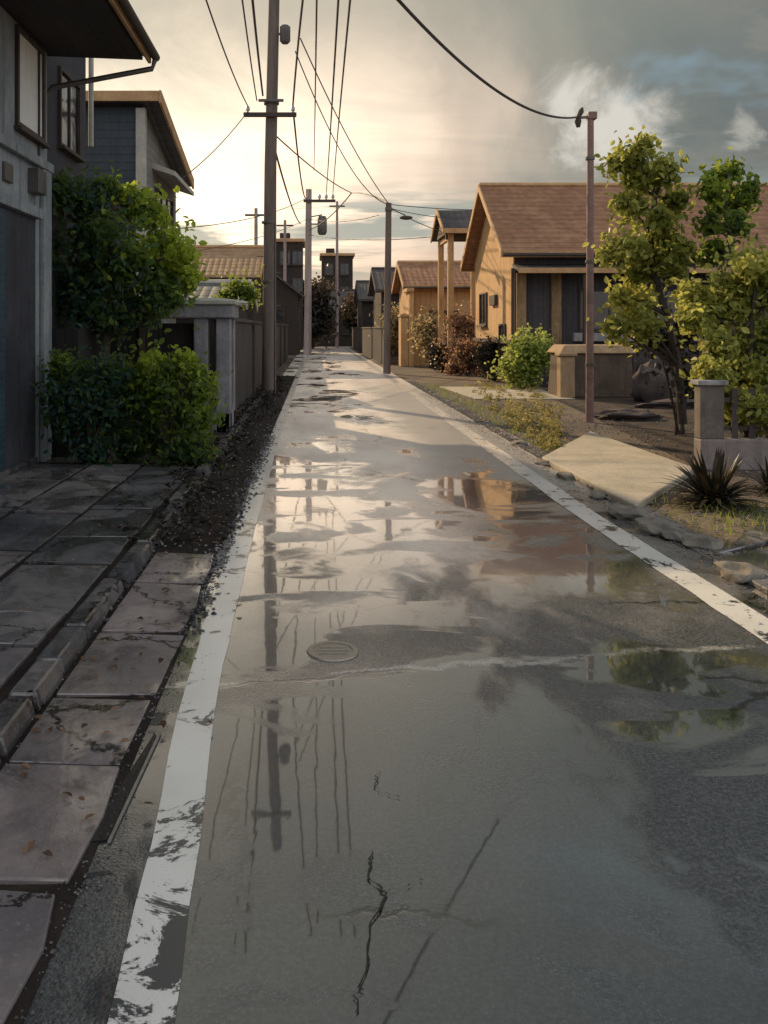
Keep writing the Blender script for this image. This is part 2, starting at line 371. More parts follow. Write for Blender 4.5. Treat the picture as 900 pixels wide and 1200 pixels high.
# left kerb line: slightly crooked painted strip
def strip(cpts,w,z):
    mb=MB(); n=len(cpts)
    L=[];Rr=[]
    for x,y in cpts:
        j=random.uniform(-.01,.01)
        L.append((x-w/2+j,y,z)); Rr.append((x+w/2+random.uniform(-.006,.006),y,z))
    for i in range(n-1): mb.flat([L[i],Rr[i],Rr[i+1],L[i+1]])
    return mb
def lerp_line(keys,step=.35):
    out=[]
    y=keys[0][1]
    while y<=keys[-1][1]:
        for (xa,ya),(xb,yb) in zip(keys[:-1],keys[1:]):
            if ya<=y<=yb: out.append((xa+(xb-xa)*(y-ya)/(yb-ya),y)); break
        y+=step if y<30 else 2
    return out
struct('left_lane_line',strip(lerp_line([(-.35,-3),(-.5,2.45),(-.64,4.85),(-.69,7.8),(-.75,14.8),(-.77,40),(-.8,88)]),.19,.008),M['paint'])
struct('right_lane_line',strip(lerp_line([(3.0,-3),(2.98,5.6),(2.9,9.1),(2.93,19),(3.0,30),(3.0,88)]),.26,.008),M['paint'])
# left gutter of cast slabs, kerb, pavement
mb=MB(); y=-2.0
while y<7.2:
    l=random.uniform(.55,1.1)
    zz=.024+random.uniform(-.004,.012); jx=random.uniform(-.02,.012)
    mb.sheet([(-1.40,y,zz+.012),(-.88+jx,y+random.uniform(0,.04),zz-.006),(-.86+jx+random.uniform(-.02,.02),y+l*.5,zz-.006),(-.88+jx+random.uniform(-.02,.02),y+l-random.uniform(.02,.06),zz-.006),(-1.40,y+l-random.uniform(.02,.05),zz+.012)],.03)
    y+=l
struct('gutter',mb,M['slab_wet'],.008)
struct('gutter_bed',MB().flat([(-1.45,-2.5,.008),(-.84,-2.5,.008),(-.84,36,.008),(-1.45,36,.008)]),M['mud'])
mb=MB(); y=-2
while y<36:
    l=random.uniform(.45,.62); j=random.uniform(-.02,.02); z=.12+random.uniform(-.015,.01)
    if not (10.2<y<11.4): mb.hexa([(-1.62+j,y,0),(-1.43+j,y,0),(-1.43+j,y+l-.03,0),(-1.62+j,y+l-.03,0)],[(-1.60+j,y,z),(-1.46+j,y,z),(-1.46+j,y+l-.03,z),(-1.60+j,y+l-.03,z)])
    y+=l
struct('left_kerb',mb,M['kerb_dark'],.02)
mb=MB(); xs=[-4.0,-3.18,-2.42,-1.66]
for i in range(3):
    y=-2+i*.37
    while y<12.0:
        l=random.choice([.62,.9,1.2,1.5]); g=.016
        z=.098+random.uniform(-.01,.014)+i*-.004; jr=lambda:random.uniform(-.022,.022)
        y1=min(y+l,12.1)
        mb.sheet([(xs[i]+g+abs(jr()),y+g+abs(jr()),z),((xs[i]+xs[i+1])/2,y+g+abs(jr()),z+.004),(xs[i+1]-g-abs(jr()),y+g+abs(jr()),z-random.uniform(0,.018)),(xs[i+1]-g-abs(jr()),(y+y1)/2,z-.004),(xs[i+1]-g-abs(jr()),y1-g-abs(jr()),z-random.uniform(0,.018)),(xs[i]+g+abs(jr()),y1-g-abs(jr()),z)],.09)
        y+=l
struct('pavement',mb,M['slab_pave'],.008)
struct('pavement_bed',MB().flat([(-4.1,-2.5,.068),(-1.6,-2.5,.068),(-1.6,12.3,.068),(-4.1,12.3,.068)]),M['mud'])
struct('driveway_left',MB().sheet([(-8,8.4,.16),(-4.0,8.4,.16),(-4.0,12.3,.16),(-8,12.3,.16)],.15),M['slab_pave'],.01)
# right side
a,b_,c,d_=G(635,535,.09),G(745,592,.09),G(815,548,.09),G(692,505,.09)
struct('driveway_slab',MB().sheet([a,b_,c,d_],.09),M['slab_tan'],.02)
struct('right_gutter',MB().sheet([(3.40,-2,.016),(3.66,-2,.03),(3.66,34,.03),(3.40,34,.016)],.02),M['slab_wet'])
mb=MB()
for (q) in ([(835,655),(900,690),(985,668),(905,640)],[(840,648),(905,632),(960,618),(890,612)]):
    mb.sheet([G(x,y,.05) for x,y in q],.05)
mb.sheet([(4.05,2.0,.06),(6.3,2.0,.06),(6.3,5.9,.06),(4.05,5.9,.06)],.06)
struct('side_paving',mb,M['slab_pave'],.012)
struct('garden_path',MB().sheet([(4.5,24,.03),(7.3,24,.03),(7.3,29.0,.03),(4.2,29.0,.03)],.03),M['slab_tan'],.01)
for k in range(3):
    pass

struct('yard_shade_soil',MB().flat([(5.5,12.3,.006),(30,12.3,.006),(30,29.9,.006),(7.4,29.9,.006),(6.1,18,.006)]),surf('shade_dark_soil',(.035,.027,.022),(.085,.06,.042),.85,1.5,bump=.9,bscale=18,spec=.2))  # darker soil sheet paints in the shade of the yard around the cistern
def grit(name,label,n,fn,s0,s1,mat):
    mb=MB()
    for _ in range(n):
        x,y,z=fn(); r=random.uniform(s0,s1)
        if y<5.5: r=min(r,random.uniform(.002,.009))
        a0=random.uniform(0,6.28); ns=5
        b=[(x+math.cos(a0+k*1.257)*r*random.uniform(.7,1.2),y+math.sin(a0+k*1.257)*r*random.uniform(.6,1.1),z+r*random.uniform(.0,.25)) for k in range(ns)]
        t=[(x+math.cos(a0+k*1.257)*r*random.uniform(.35,.7),y+math.sin(a0+k*1.257)*r*random.uniform(.3,.6),z+r*random.uniform(.6,.85)) for k in range(ns)]
        mb.add(b+t,[(k,(k+1)%ns,(k+1)%ns+ns,k+ns) for k in range(ns)]+[tuple(range(ns,2*ns))])
    return tag(mb.build(name,mat),kind='stuff',label=label,cat=name.replace('_',' '))
def gl_():
    k=random.random()
    if k<.45: return (random.gauss(-.84,.05),random.uniform(2.2,16)**1,.008)
    if k<.8: return (random.gauss(-1.44,.06),random.uniform(2.2,30),.02)
    return (random.uniform(-1.4,-.8),random.uniform(7.3,30),.012)
grit('gravel','loose grit collected along the left gutter and kerb',3800,gl_,.004,.022,M['kerb_dark'])
def gr_():
    k=random.random()
    if k<.5: return (3.4+abs(random.gauss(0,.16)),random.uniform(4,32),.02)
    return (random.uniform(3.6,7.5),random.uniform(5.5,30),.01)
grit('gravel','loose stones scattered over the right verge',5200,gr_,.006,.035,M['rock'])
def gr2(): return (random.gauss(3.3,.1),random.uniform(3,26),.008)
grit('gravel','fine stones washed against the right road edge',1500,gr2,.003,.012,M['rock'])
# broken kerb stones on the right
KS=[(610,523,.17),(640,545,.15),(665,560,.16),(700,583,.13),(735,606,.24),(768,622,.26),(793,632,.17),(818,640,.2),(868,676,.2)]
desc=['small pale kerb stone at the far tip of the tan driveway slab','flat pale kerb stone beside the near edge of the tan slab','small worn kerb stone along the tan slab edge','dark chipped kerb stone at the near corner of the tan slab','long pale kerb stone just below the tan slab corner','largest rough kerb stone opposite the dark spiky plant','squarish kerb stone between two larger rough ones','rounded pale kerb stone at the near end of the row','grey kerb stone lying apart, nearest the camera on the right']
for i,((px,py,r),dd) in enumerate(zip(KS,desc)):
    g=G(px,py); mb=MB().rock((g.x,g.y,r*.16),(r*.75,r*1.15,r*.36),i+3,2,.75)
    tag(mb.build('kerb_stone',M['rock'],org=[g.x,g.y,0],smooth=False,bevel=.012),dd,'stone','broken kerb stones along the right roadside')

# manhole / valve cover in the road
g=G(390,764)
mh=thing('valve_cover',(g.x,g.y,0),'small round iron valve cover set in the wet road','manhole cover')
mb=MB(); n=32
def ring(mb,cx,cy,r0,r1,z0,z1,n=32):
    vs=[]
    for k in range(n):
        a=2*math.pi*k/n; c_,s_=math.cos(a),math.sin(a)
        vs+=[(cx+r0*c_,cy+r0*s_,z1),(cx+r1*c_,cy+r1*s_,z1),(cx+r1*c_*1.04,cy+r1*s_*1.04,z0),(cx+r0*c_,cy+r0*s_,z0)]
    fs=[]
    for k in range(n):
        q=k*4; r_=((k+1)%n)*4
        for j in range(4): fs.append((q+j,r_+j,r_+(j+1)%4,q+(j+1)%4)[::-1])
    return mb.add(vs,fs)
M['iron_bright']=surf('worn_iron',(.3,.27,.23),(.45,.4,.33),.35,20,metallic=.7,bump=.3,bscale=60)
M['iron_dark']=surf('dark_cast_iron',(.3,.275,.24),(.42,.38,.33),.4,14,metallic=.5,bump=.3,bscale=60)
ring(mb,g.x,g.y,.125,.158,.0,.012); mb.build('ring',M['iron_bright'],mh)
MB().cyl(g.x,g.y,.0,.008,.125,32).build('lid',M['iron_dark'],mh)
mb=MB()
for k,(w_) in enumerate((.085,.1,.085)): mb.box(g.x-w_,g.x+w_,g.y-.055+k*.05,g.y-.035+k*.05,.008,.0115)
mb.build('raised_bars',M['iron_bright'],mh)
# drain slot in the left gutter
dr=thing('gutter_drain',(-.83,3.75,0),'long narrow black drain opening in the left gutter beside the white line','drain')
MB().sheet([(-.90,3.3,.013),(-.81,3.32,.013),(-.775,4.15,.013),(-.79,4.2,.013)],.004).build('opening',M['gap'],dr)
MB().bar((-.80,3.30,.013),(-.765,4.2,.013),.012,.008).build('rim',M['iron_dark'],dr)

# jagged crack strips in the road
def crack(pts,w,name='road_crack'):
    mb=MB(); P2=[]
    for (xa,ya),(xb,yb) in zip(pts[:-1],pts[1:]):
        for k in range(6):
            t=k/6+random.uniform(-.04,.04)*(k>0); g1=G(xa+(xb-xa)*t,ya+(yb-ya)*t); P2.append(g1+Vector((random.gauss(0,.007),random.gauss(0,.004),0)))
    P2.append(G(*pts[-1]))
    L=[];Q=[]
    for i,p in enumerate(P2):
        ww=w*random.uniform(.25,1.1)*(.15 if i in (0,len(P2)-1) else 1)
        L.append((p.x-ww,p.y-ww*.3,.012)); Q.append((p.x+ww,p.y+ww*.3,.012))
    for i in range(len(P2)-1): mb.add([L[i],Q[i],Q[i+1],L[i+1]],[(0,1,2,3)])
    return mb
mb=crack([(412,1192),(425,1150),(432,1090),(452,1050),(430,1030),(436,1000)],.005)
mb2=crack([(452,1050),(480,1040),(497,1032)],.003); mb.add(mb2.v,mb2.f)
mb2=crack([(445,905),(440,925),(470,938)],.003); mb.add(mb2.v,mb2.f)
mb2=crack([(215,800),(300,796),(420,790),(530,781)],.004); mb.add(mb2.v,mb2.f)
mb2=crack([(168,955),(200,952),(232,940)],.005); mb.add(mb2.v,mb2.f)
struct('road_cracks',mb,M['gap'])

# ------------------------------------------------------------------ building helpers
def window(parent, axis, plane, a0,a1,z0,z1, sgn, fmat, pmat, mull=1, fw=.06, proud=.06, trans=0, sill=True):
    """axis 'x': plane X=plane facing sgn*x spanning Y a0..a1 ; axis 'y' likewise."""
    def bx(mb,u0,u1,w0,w1,p0,p1):
        lo,hi=sorted((plane+sgn*p0,plane+sgn*p1))
        if axis=='x': mb.box(lo,hi,u0,u1,w0,w1)
        else: mb.box(u0,u1,lo,hi,w0,w1)
    fr=MB()
    bx(fr,a0-fw,a0,z0-fw,z1+fw,-.02,proud); bx(fr,a1,a1+fw,z0-fw,z1+fw,-.02,proud)
    bx(fr,a0,a1,z1,z1+fw,-.02,proud); bx(fr,a0,a1,z0-fw,z0,-.02,proud)
    for k in range(mull):
        c_=a0+(a1-a0)*(k+1)/(mull+1); bx(fr,c_-fw*.35,c_+fw*.35,z0,z1,-.02,proud*.7)
    if trans: zc=z0+(z1-z0)*trans; bx(fr,a0,a1,zc-fw*.3,zc+fw*.3,-.02,proud*.6)
    f=fr.build('window',fmat,parent,.006)
    pm=MB(); bx(pm,a0,a1,z0,z1,-.02,proud*.25); pm.build('pane',pmat,f)
    if sill:
        sm=MB(); bx(sm,a0-fw*1.6,a1+fw*1.6,z0-fw*1.9,z0-fw*1.05,-.02,proud*2.2); sm.build('sill',fmat,f,.006)
    return f
def slab_roof(mb, lo_a, lo_b, hi_a, hi_b, th):
    """sloping slab from its eave edge (lo) to its ridge edge (hi)"""
    b=[Vector(q) for q in (lo_a,lo_b,hi_b,hi_a)]; t=[q+Vector((0,0,th)) for q in b]
    return mb.hexa(b,t)

# ---- near left house
h1=thing('rendered_house',(-4.1,9,0),'tall grey rendered house with dark eaves at the left edge of the street','house')
XW=-4.12
MB().box(-10,XW,2.0,13.1,0,6.25).build('wall',M['plaster'],h1,.02)
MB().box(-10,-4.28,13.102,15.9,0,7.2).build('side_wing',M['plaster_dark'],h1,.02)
MB().box(-10.1,-4.2,13.102,16.0,7.2,7.32).build('parapet',M['trim_dark'],h1,.02)
MB().box(XW,XW+.09,2.0,13.16,4.38,4.52).build('ledge',M['plaster'],h1,.015)
MB().box(XW,XW+.08,12.72,13.08,0,4.38).build('corner_pilaster',M['plaster'],h1,.02)
mb=MB(); slab_roof(mb,(-2.62,1.5,6.22),(-2.62,13.32,6.22),(-8,1.5,8.3),(-8,13.32,8.3),.17); mb.build('roof',M['roof_dark'],h1)
mb=MB(); mb.hexa([(XW-.1,1.6,6.22),(-2.68,1.6,6.16),(-2.68,13.22,6.16),(XW-.1,13.22,6.22)],[(XW-.1,1.6,6.27),(-2.68,1.6,6.21),(-2.68,13.22,6.21),(XW-.1,13.22,6.27)]); mb.build('soffit',M['soffit'],h1)
MB().box(-2.62,-2.57,1.5,13.34,6.14,6.4).build('fascia',M['trim_warm'],h1,.01)
MB().tube([(-2.5,1.5,6.3),(-2.5,13.36,6.24)],.065,10).build('gutter',M['trim_dark'],h1)
mb=MB().tube([(-2.5,13.3,6.22),(-2.55,13.3,6.05),(-4.1,13.28,5.75),(-4.22,13.28,5.6),(-4.22,13.28,.1)],.045,8); mb.build('downpipe',M['metal'],h1)
MB().tube([(-4.2,15.95,7.2),(-4.2,15.95,5.4)],.05,8).build('downpipe',M['trim_pale'],h1)
window(h1,'x',XW,11.75,12.8,4.85,6.1,1,M['trim_dark'],M['curtain'],0,.07,.05)
window(h1,'x',XW,7.2,9.2,4.85,6.0,1,M['trim_dark'],M['curtain'],1,.08,.09)
mb=MB(); mb.box(XW,XW+.03,9.6,12.45,.15,3.6); mb.build('shutter',M['plaster_dark'],h1)
mb=MB(); mb.box(XW+.032,XW+.06,9.6,11.15,.15,3.55); mb.build('rolling_shutter',M['shutter'],h1)
MB().box(XW,XW+.12,9.5,12.55,3.6,3.75).build('lintel',M['plaster'],h1,.01)
MB().box(XW,XW+.16,12.2,12.55,3.0+.95,4.3).build('meter_box',M['metal'],h1,.01)
MB().box(XW,XW+.05,11.2,11.5,3.95,4.2).build('vent',M['metal'],h1,.01)
MB().tube([(XW+.03,12.62,6.1),(XW+.03,12.62,4.55)],.018,6).build('conduit',M['wire'],h1)
window(h1,'y',15.9,-7.5,-6.4,4.6,5.8,1,M['trim_dark'],M['glass'])
window(h1,'x',-4.28,14.2,15.3,5.1,6.3,1,M['trim_dark'],M['glass'],1,.06,.06)

# ---- second left house (lean-to roof falling away)
h2=thing('blue_grey_house',(-6.5,22,0),'blue grey boarded two storey house with a roof falling away behind the green tree','house')
XA,XB=-10,-4.05
def wedge(x0,x1,y0,y1,zt0,zt1):
    return MB().hexa([(x0,y0,0),(x1,y0,0),(x1,y1,0),(x0,y1,0)],[(x0,y0,zt0),(x1,y0,zt0),(x1,y1,zt1),(x0,y1,zt1)])
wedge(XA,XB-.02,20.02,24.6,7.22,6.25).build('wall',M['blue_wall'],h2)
MB().hexa([(XB-.018,20.0,0),(XB+.02,20.0,0),(XB+.02,24.6,0),(XB-.018,24.6,0)],[(XB-.018,20.0,7.2),(XB+.02,20.0,7.2),(XB+.02,24.6,6.22),(XB-.018,24.6,6.22)]).build('lit_side_wall',M['lit_side_wall'],h2)
mb=MB(); mb.hexa([(-10.2,19.7,7.27),(-3.62,19.7,7.27),(-3.62,25.0,6.15),(-10.2,25.0,6.15)],[(-10.2,19.7,7.43),(-3.62,19.7,7.43),(-3.62,25.0,6.31),(-10.2,25.0,6.31)]); mb.build('roof',M['roof_dark'],h2)
mb=MB(); mb.hexa([(-3.617,19.66,7.2),(-3.56,19.66,7.2),(-3.56,25.0,6.08),(-3.617,25.0,6.08)],[(-3.617,19.66,7.5),(-3.56,19.66,7.5),(-3.56,25.0,6.38),(-3.617,25.0,6.38)]); mb.build('verge_board',M['trim_warm'],h2,.01)
MB().box(-10.2,-3.62,19.64,19.695,7.24,7.48).build('fascia',M['trim_warm'],h2,.01)  # warm trim colour paints in the orange lit roof edge
MB().box(-4.2,-3.98,19.9,20.1,0,7.15).build('corner_post',M['trim_pale'],h2,.01)
MB().hexa([(XB,21.0,5.95),(-3.45,21.0,5.75),(-3.45,24.2,5.75),(XB,24.2,5.95)],[(XB,21.0,6.1),(-3.45,21.0,5.87),(-3.45,24.2,5.87),(XB,24.2,6.1)]).build('awning',M['trim_pale'],h2,.01)
window(h2,'x',XB+.02,21.4,23.8,4.3,5.5,1,M['trim_dark'],M['glass'],2)
window(h2,'y',20.02,-7.4,-5.9,4.3,5.6,-1,M['trim_dark'],M['glass'],1)
MB().tube([(-5.6,19.96,7.2),(-5.6,19.96,.1)],.05,8).build('downpipe',M['metal'],h2)

# ---- gateway on the left
gt=thing('garden_gateway',(-2.3,16.6,0),'grey concrete gateway with pale coping between the green shrub and the tall pole','gateway')
MB().box(-4.4,-1.55,16.1,17.2,2.2,2.45).build('lintel',M['gate_conc'],gt,.03)
mb=MB().rock((-2.2,16.6,2.5),(.85,.5,.10),5,3,.2); mb.build('coping',M['coping'],gt)
MB().box(-4.5,-1.5,16.05,17.25,2.452,2.54).build('cap',M['coping'],gt,.02)
for x0,x1,y0 in ((-2.32,-2.05,16.2),(-1.9,-1.62,16.2),(-3.6,-3.3,16.2),(-1.9,-1.62,16.9)):
    MB().box(x0,x1,y0,y0+.28,0,2.2).build('pillar',M['gate_conc'],gt,.025)
MB().box(-3.28,-2.34,16.45,16.5,.05,2.1).build('gate_leaf',M['shade_black_wood'],gt)
MB().box(-2.32,-1.62,16.2,17.2,0,.4).build('step',M['gate_conc'],gt,.02)
fn=thing('shade_fence',(-5,15.4,0),'near black timber fence painting in the deep shade under the left tree','fence')  # added fence, near black to paint in the deep shade here
MB().box(-4.2,-3.7,13.3,15.3,0,2.0).build('shade_end_panel',M['shade_black_wood'],fn)
MB().box(-9.8,-2.9,15.96,16.02,0,2.3).build('shade_panel',M['shade_black_wood'],fn)
for k in range(6): MB().box(-9.8+k*1.3,-9.7+k*1.3,15.9,15.957,0,2.35).build('post',M['trim_dark'],fn,.008)
MB().box(-9.8,-2.9,15.88,16.06,2.36,2.42).build('rail',M['trim_dark'],fn,.008)
# boundary wall along the road, left
bw=thing('block_boundary_wall',(-1.95,30,0),'long dark stained block wall along the left roadside behind the tall pole','wall')
MB().box(-2.08,-1.9,17.5,58,0,2.15).build('wall',M['block_wall'],bw,.01)
MB().box(-2.14,-1.84,17.45,58,2.152,2.24).build('coping',M['block_wall'],bw,.015)
for k in range(6): MB().box(-2.12,-1.82,19+k*6.5,19.35+k*6.5,0,2.15).build('pier',M['block_wall'],bw,.015)

def simple_house(name,loc,label,x0,x1,y0,y1,ze,zr,wall,roof,trim,ridge='x',ov=.45,wins=(),cat='house'):
    t=thing(name,((x0+x1)/2,(y0+y1)/2,0),label,cat)
    if ridge=='x':
        ym=(y0+y1)/2
        MB().add([(x0,y0,0),(x1,y0,0),(x1,y1,0),(x0,y1,0),(x0,y0,ze),(x1,y0,ze),(x1,y1,ze),(x0,y1,ze),(x0,ym,zr),(x1,ym,zr)],
            [(0,1,5,4),(1,2,6,9,5),(2,3,7,6),(3,0,4,8,7),(4,5,9,8),(6,7,8,9)]).build('wall',wall,t)
        k=(zr-ze)/(ym-y0); e=ze-ov*k; a,b=x0-ov,x1+ov; up=.03
        mb=MB(); slab_roof(mb,(b,y0-ov,e+up),(a,y0-ov,e+up),(b,ym,zr+up),(a,ym,zr+up),.16)
        slab_roof(mb,(a,y1+ov,e+up),(b,y1+ov,e+up),(a,ym+.001,zr+up),(b,ym+.001,zr+up),.16); mb.build('roof',roof,t)
        for xx in (a-.05,b):
            mb=MB()
            for (ya,yb) in ((y0-ov-.03,ym),(y1+ov+.03,ym)):
                mb.hexa([(xx,ya,e-.04),(xx+.05,ya,e-.04),(xx+.05,yb,zr-.04),(xx,yb,zr-.04)],[(xx,ya,e+.24),(xx+.05,ya,e+.24),(xx+.05,yb,zr+.24),(xx,yb,zr+.24)])
            mb.build('verge_board',trim,t)
        MB().tube([(a,ym,zr+.2),(b,ym,zr+.2)],.11,8).build('ridge_cap',trim,t)
        MB().box(a,b,y0-ov-.05,y0-ov-.001,e-.03,e+.2).build('fascia',trim,t)
        MB().tube([(a,y0-ov-.1,e+.06),(b,y0-ov-.1,e+.04)],.06,8).build('gutter',M['trim_dark'],t)
    else:
        xm=(x0+x1)/2
        MB().add([(x0,y0,0),(x1,y0,0),(x1,y1,0),(x0,y1,0),(x0,y0,ze),(x1,y0,ze),(x1,y1,ze),(x0,y1,ze),(xm,y0,zr),(xm,y1,zr)],
            [(0,1,5,8,4),(1,2,6,5),(2,3,7,9,6),(3,0,4,7),(4,8,9,7),(5,6,9,8)]).build('wall',wall,t)
        k=(zr-ze)/(xm-x0); e=ze-ov*k
        mb=MB(); slab_roof(mb,(x0-ov,y0-ov,e+.03),(x0-ov,y1+ov,e+.03),(xm,y0-ov,zr+.03),(xm,y1+ov,zr+.03),.16)
        slab_roof(mb,(x1+ov,y1+ov,e+.03),(x1+ov,y0-ov,e+.03),(xm+.001,y1+ov,zr+.03),(xm+.001,y0-ov,zr+.03),.16); mb.build('roof',roof,t)
        MB().tube([(xm,y0-ov,zr+.2),(xm,y1+ov,zr+.2)],.12,8).build('ridge_cap',trim,t)
    for w in wins:
        ax,pl,a0,a1,z0,z1,sg,mu=w
        window(t,ax,pl,a0,a1,z0,z1,sg,M['trim_dark'],M['glass'],mu,.07,.07)
    return t

# ---- main right house
h3=simple_house('brown_roof_house',None,'large house with a wide brown tiled roof and ochre gable on the right',6.95,21,30.0,37.3,4.85,7.45,M['ochre'],M['roof_brown'],M['trim_warm'],'x',.5,
   [('x',6.95,34.6,35.9,2.2,3.4,-1,1),('x',6.95,31.2,32.1,.6,2.1,-1,0)])
MB().box(7.0,21,29.955,30.0,0,4.8).build('front_cladding',M['front_wall'],h3)
for xx in (7.02,8.25): MB().box(xx,xx+.34,29.8,29.95,0,3.95).build('pillar',M['pillar_dim'],h3,.015)
MB().hexa([(6.9,28.95,3.92),(21,28.95,3.92),(21,29.95,4.15),(6.9,29.95,4.15)],[(6.9,28.95,4.02),(21,28.95,4.02),(21,29.95,4.27),(6.9,29.95,4.27)]).build('lean_to_roof',M['roof_dark'],h3)
MB().box(6.88,21,28.89,28.945,3.88,4.06).build('lean_to_fascia',M['trim_warm'],h3,.01)
for a0,a1,z0,z1 in ((9.3,13.3,2.0,3.3),(14.2,16.2,1.9,3.2),(17.2,19.6,1.9,3.2),(11.2,13.0,.3,1.6)):
    window(h3,'y',29.955,a0,a1,z0,z1,-1,M['trim_dark'],M['glass'],3 if a1-a0>2.2 else 1,.07,.07)
MB().box(9.0,13.6,29.7,29.95,1.55,1.85).build('window_shelf',M['concrete'],h3,.02)
mb=MB()
for xx in (9.1,13.5,16.9): mb.box(xx,xx+.14,28.99,29.12,0,3.9)
for xx in (9.1,13.5,16.9): MB().box(xx,xx+.14,28.99,29.12,0,3.9).build('post',M['trim_dark'],h3,.01)
MB().box(6.82,6.94,32.6,33.6,2.9,3.3).build('meter_hood',M['trim_dark'],h3,.02)
MB().box(6.8,6.95,30.0,37.3,1.45,1.6).build('belt_board',M['trim_dark'],h3,.01)
MB().tube([(6.85,29.7,4.1),(6.85,29.7,.1)],.05,8).build('downpipe',M['trim_dark'],h3)
# tall open porch behind it
h4=thing('gabled_porch',(6.6,40.3,0),'narrow porch with a small gabled roof on tall ochre posts beside the ochre gable','porch')
for xx,yy in ((6.0,38.8),(6.0,41.8),(7.6,41.8)): MB().box(xx,xx+.26,yy-.13,yy+.13,0,6.3).build('post',M['ochre'],h4,.015)
MB().box(5.9,7.9,38.72,38.9,6.05,6.28).build('beam',M['trim_dark'],h4,.01)
MB().box(6.04,6.2,38.9,41.8,6.05,6.28).build('beam',M['trim_warm'],h4,.01)
mb=MB(); slab_roof(mb,(8.3,38.3,6.3),(5.75,38.3,6.3),(8.3,40.3,7.45),(5.75,40.3,7.45),.14); slab_roof(mb,(5.75,42.3,6.3),(8.3,42.3,6.3),(5.75,40.301,7.45),(8.3,40.301,7.45),.14); mb.build('roof',M['roof_dark'],h4)
mb=MB()
for ya in (38.25,42.35): mb.hexa([(5.69,ya,6.24),(5.745,ya,6.24),(5.745,40.3,7.4),(5.69,40.3,7.4)],[(5.69,ya,6.5),(5.745,ya,6.5),(5.745,40.3,7.68),(5.69,40.3,7.68)])
mb.build('verge_board',M['trim_warm'],h4)
MB().box(5.75,8.3,38.24,38.295,6.28,6.5).build('fascia',M['trim_warm'],h4,.01)
MB().add([(5.9,38.9,6.3),(5.9,41.7,6.3),(5.9,40.3,7.4),(6.0,38.9,6.3),(6.0,41.7,6.3),(6.0,40.3,7.4)],[(0,1,2),(3,5,4),(0,3,4,1),(1,4,5,2),(2,5,3,0)]).build('gable_panel',M['brown_wall'],h4)
# neighbours, right far
h5=simple_house('ochre_cottage',None,'low ochre cottage with a brown roof seen under the gabled porch',5.1,12,46,52,4.3,5.6,M['ochre'],M['roof_brown'],M['trim_warm'],'x',.4,[('y',46,6.2,7.6,1.5,2.9,-1,1),('x',5.1,48,49.5,1.5,2.8,-1,1)])
h6=simple_house('dark_roof_house',None,'small house with a dark hipped looking roof beyond the thin right pole',4.6,9.5,60,68,4.7,6.3,M['far_wall'],M['roof_dark'],M['trim_dark'],'x',.4,[('y',60,5.4,6.8,2,3.4,-1,1)])
bz=thing('lit_chimney_wall',(4.9,45,0),'small ochre stepped wall at the roadside end of the cottage','wall')
MB().box(4.85,5.08,44.2,45.95,0,3.9).build('wall',M['ochre'],bz,.03)
MB().box(4.7,5.08,44.0,45.9,3.902,4.1).build('cap',M['trim_warm'],bz,.02)
MB().box(4.45,4.84,44.6,45.8,0,2.6).build('lower_wall',M['ochre'],bz,.03)
MB().box(4.4,4.84,44.5,45.85,2.602,2.75).build('lower_cap',M['trim_warm'],bz,.02)
# left far
h7=simple_house('low_roof_house',None,'low dark house with a sunlit tiled roof left of the tall pole',-9.5,-3.1,42,48,4.6,6.1,M['far_wall'],M['roof_warm'],M['trim_warm'],'x',.4,[('y',42,-7,-5.5,2,3.6,-1,1)])
h8=simple_house('grey_roof_shed',None,'grey roofed shed behind the garden gateway',-5.4,-2.4,26,30,2.7,3.3,M['block_wall'],tile_mat('grey_tiles',(.12,.13,.12),(.2,.21,.19)),M['trim_pale'],'x',.3,(),'shed')
h9=simple_house('brown_end_house',None,'dark house closing the far end of the street on the left',-6.5,-1.3,64,72,4.6,6.6,M['far_wall'],M['roof_dark'],M['trim_dark'],'y',.4,[('y',64,-3.6,-2.4,2,3.4,-1,1)])
h10=simple_house('far_terrace_house',None,'dark brown house facing down the street at its far end',-1.5,6,95.6,98.6,4.4,6.2,M['far_wall'],M['roof_dark'],M['trim_dark'],'x',.4,[('y',95.6,0,1.4,1.4,2.8,-1,1),('y',95.6,3,4.4,1.4,2.8,-1,1)])
h11=simple_house('far_dark_house',None,'dark house between the far terrace and the thin right pole',3.9,9,72,80,4.4,6.0,M['far_wall'],M['roof_dark'],M['trim_dark'],'x',.3,[('x',3.9,74,76,1.6,3,-1,1)])
for i,(x0,x1,y0,y1,ze,zr,lb) in enumerate(((-22,-8,99,107,5,7.5,'wide dark far house beyond the left end house'),(8,20,99,107,5,7,'wide dark far house beyond the right cottages'),(13,22,58,66,5,6.6,'brown far house hidden behind the brown tiled roof'))):
    simple_house('far_house',None,lb,x0,x1,y0,y1,ze,zr,M['far_wall'],M['roof_dark'],M['trim_dark'],'x',.4,[('y',y0,x0+2,x0+3.5,1.6,3,-1,1)])
# roadside walls far right
fw=thing('far_boundary_wall',(3.9,60,0),'dark low wall along the far right roadside','wall')
MB().box(3.75,3.95,47,88,0,2.0).build('wall',M['far_wall'],fw); MB().box(3.7,4.0,47,88,2.002,2.1).build('coping',M['trim_dark'],fw,.01)

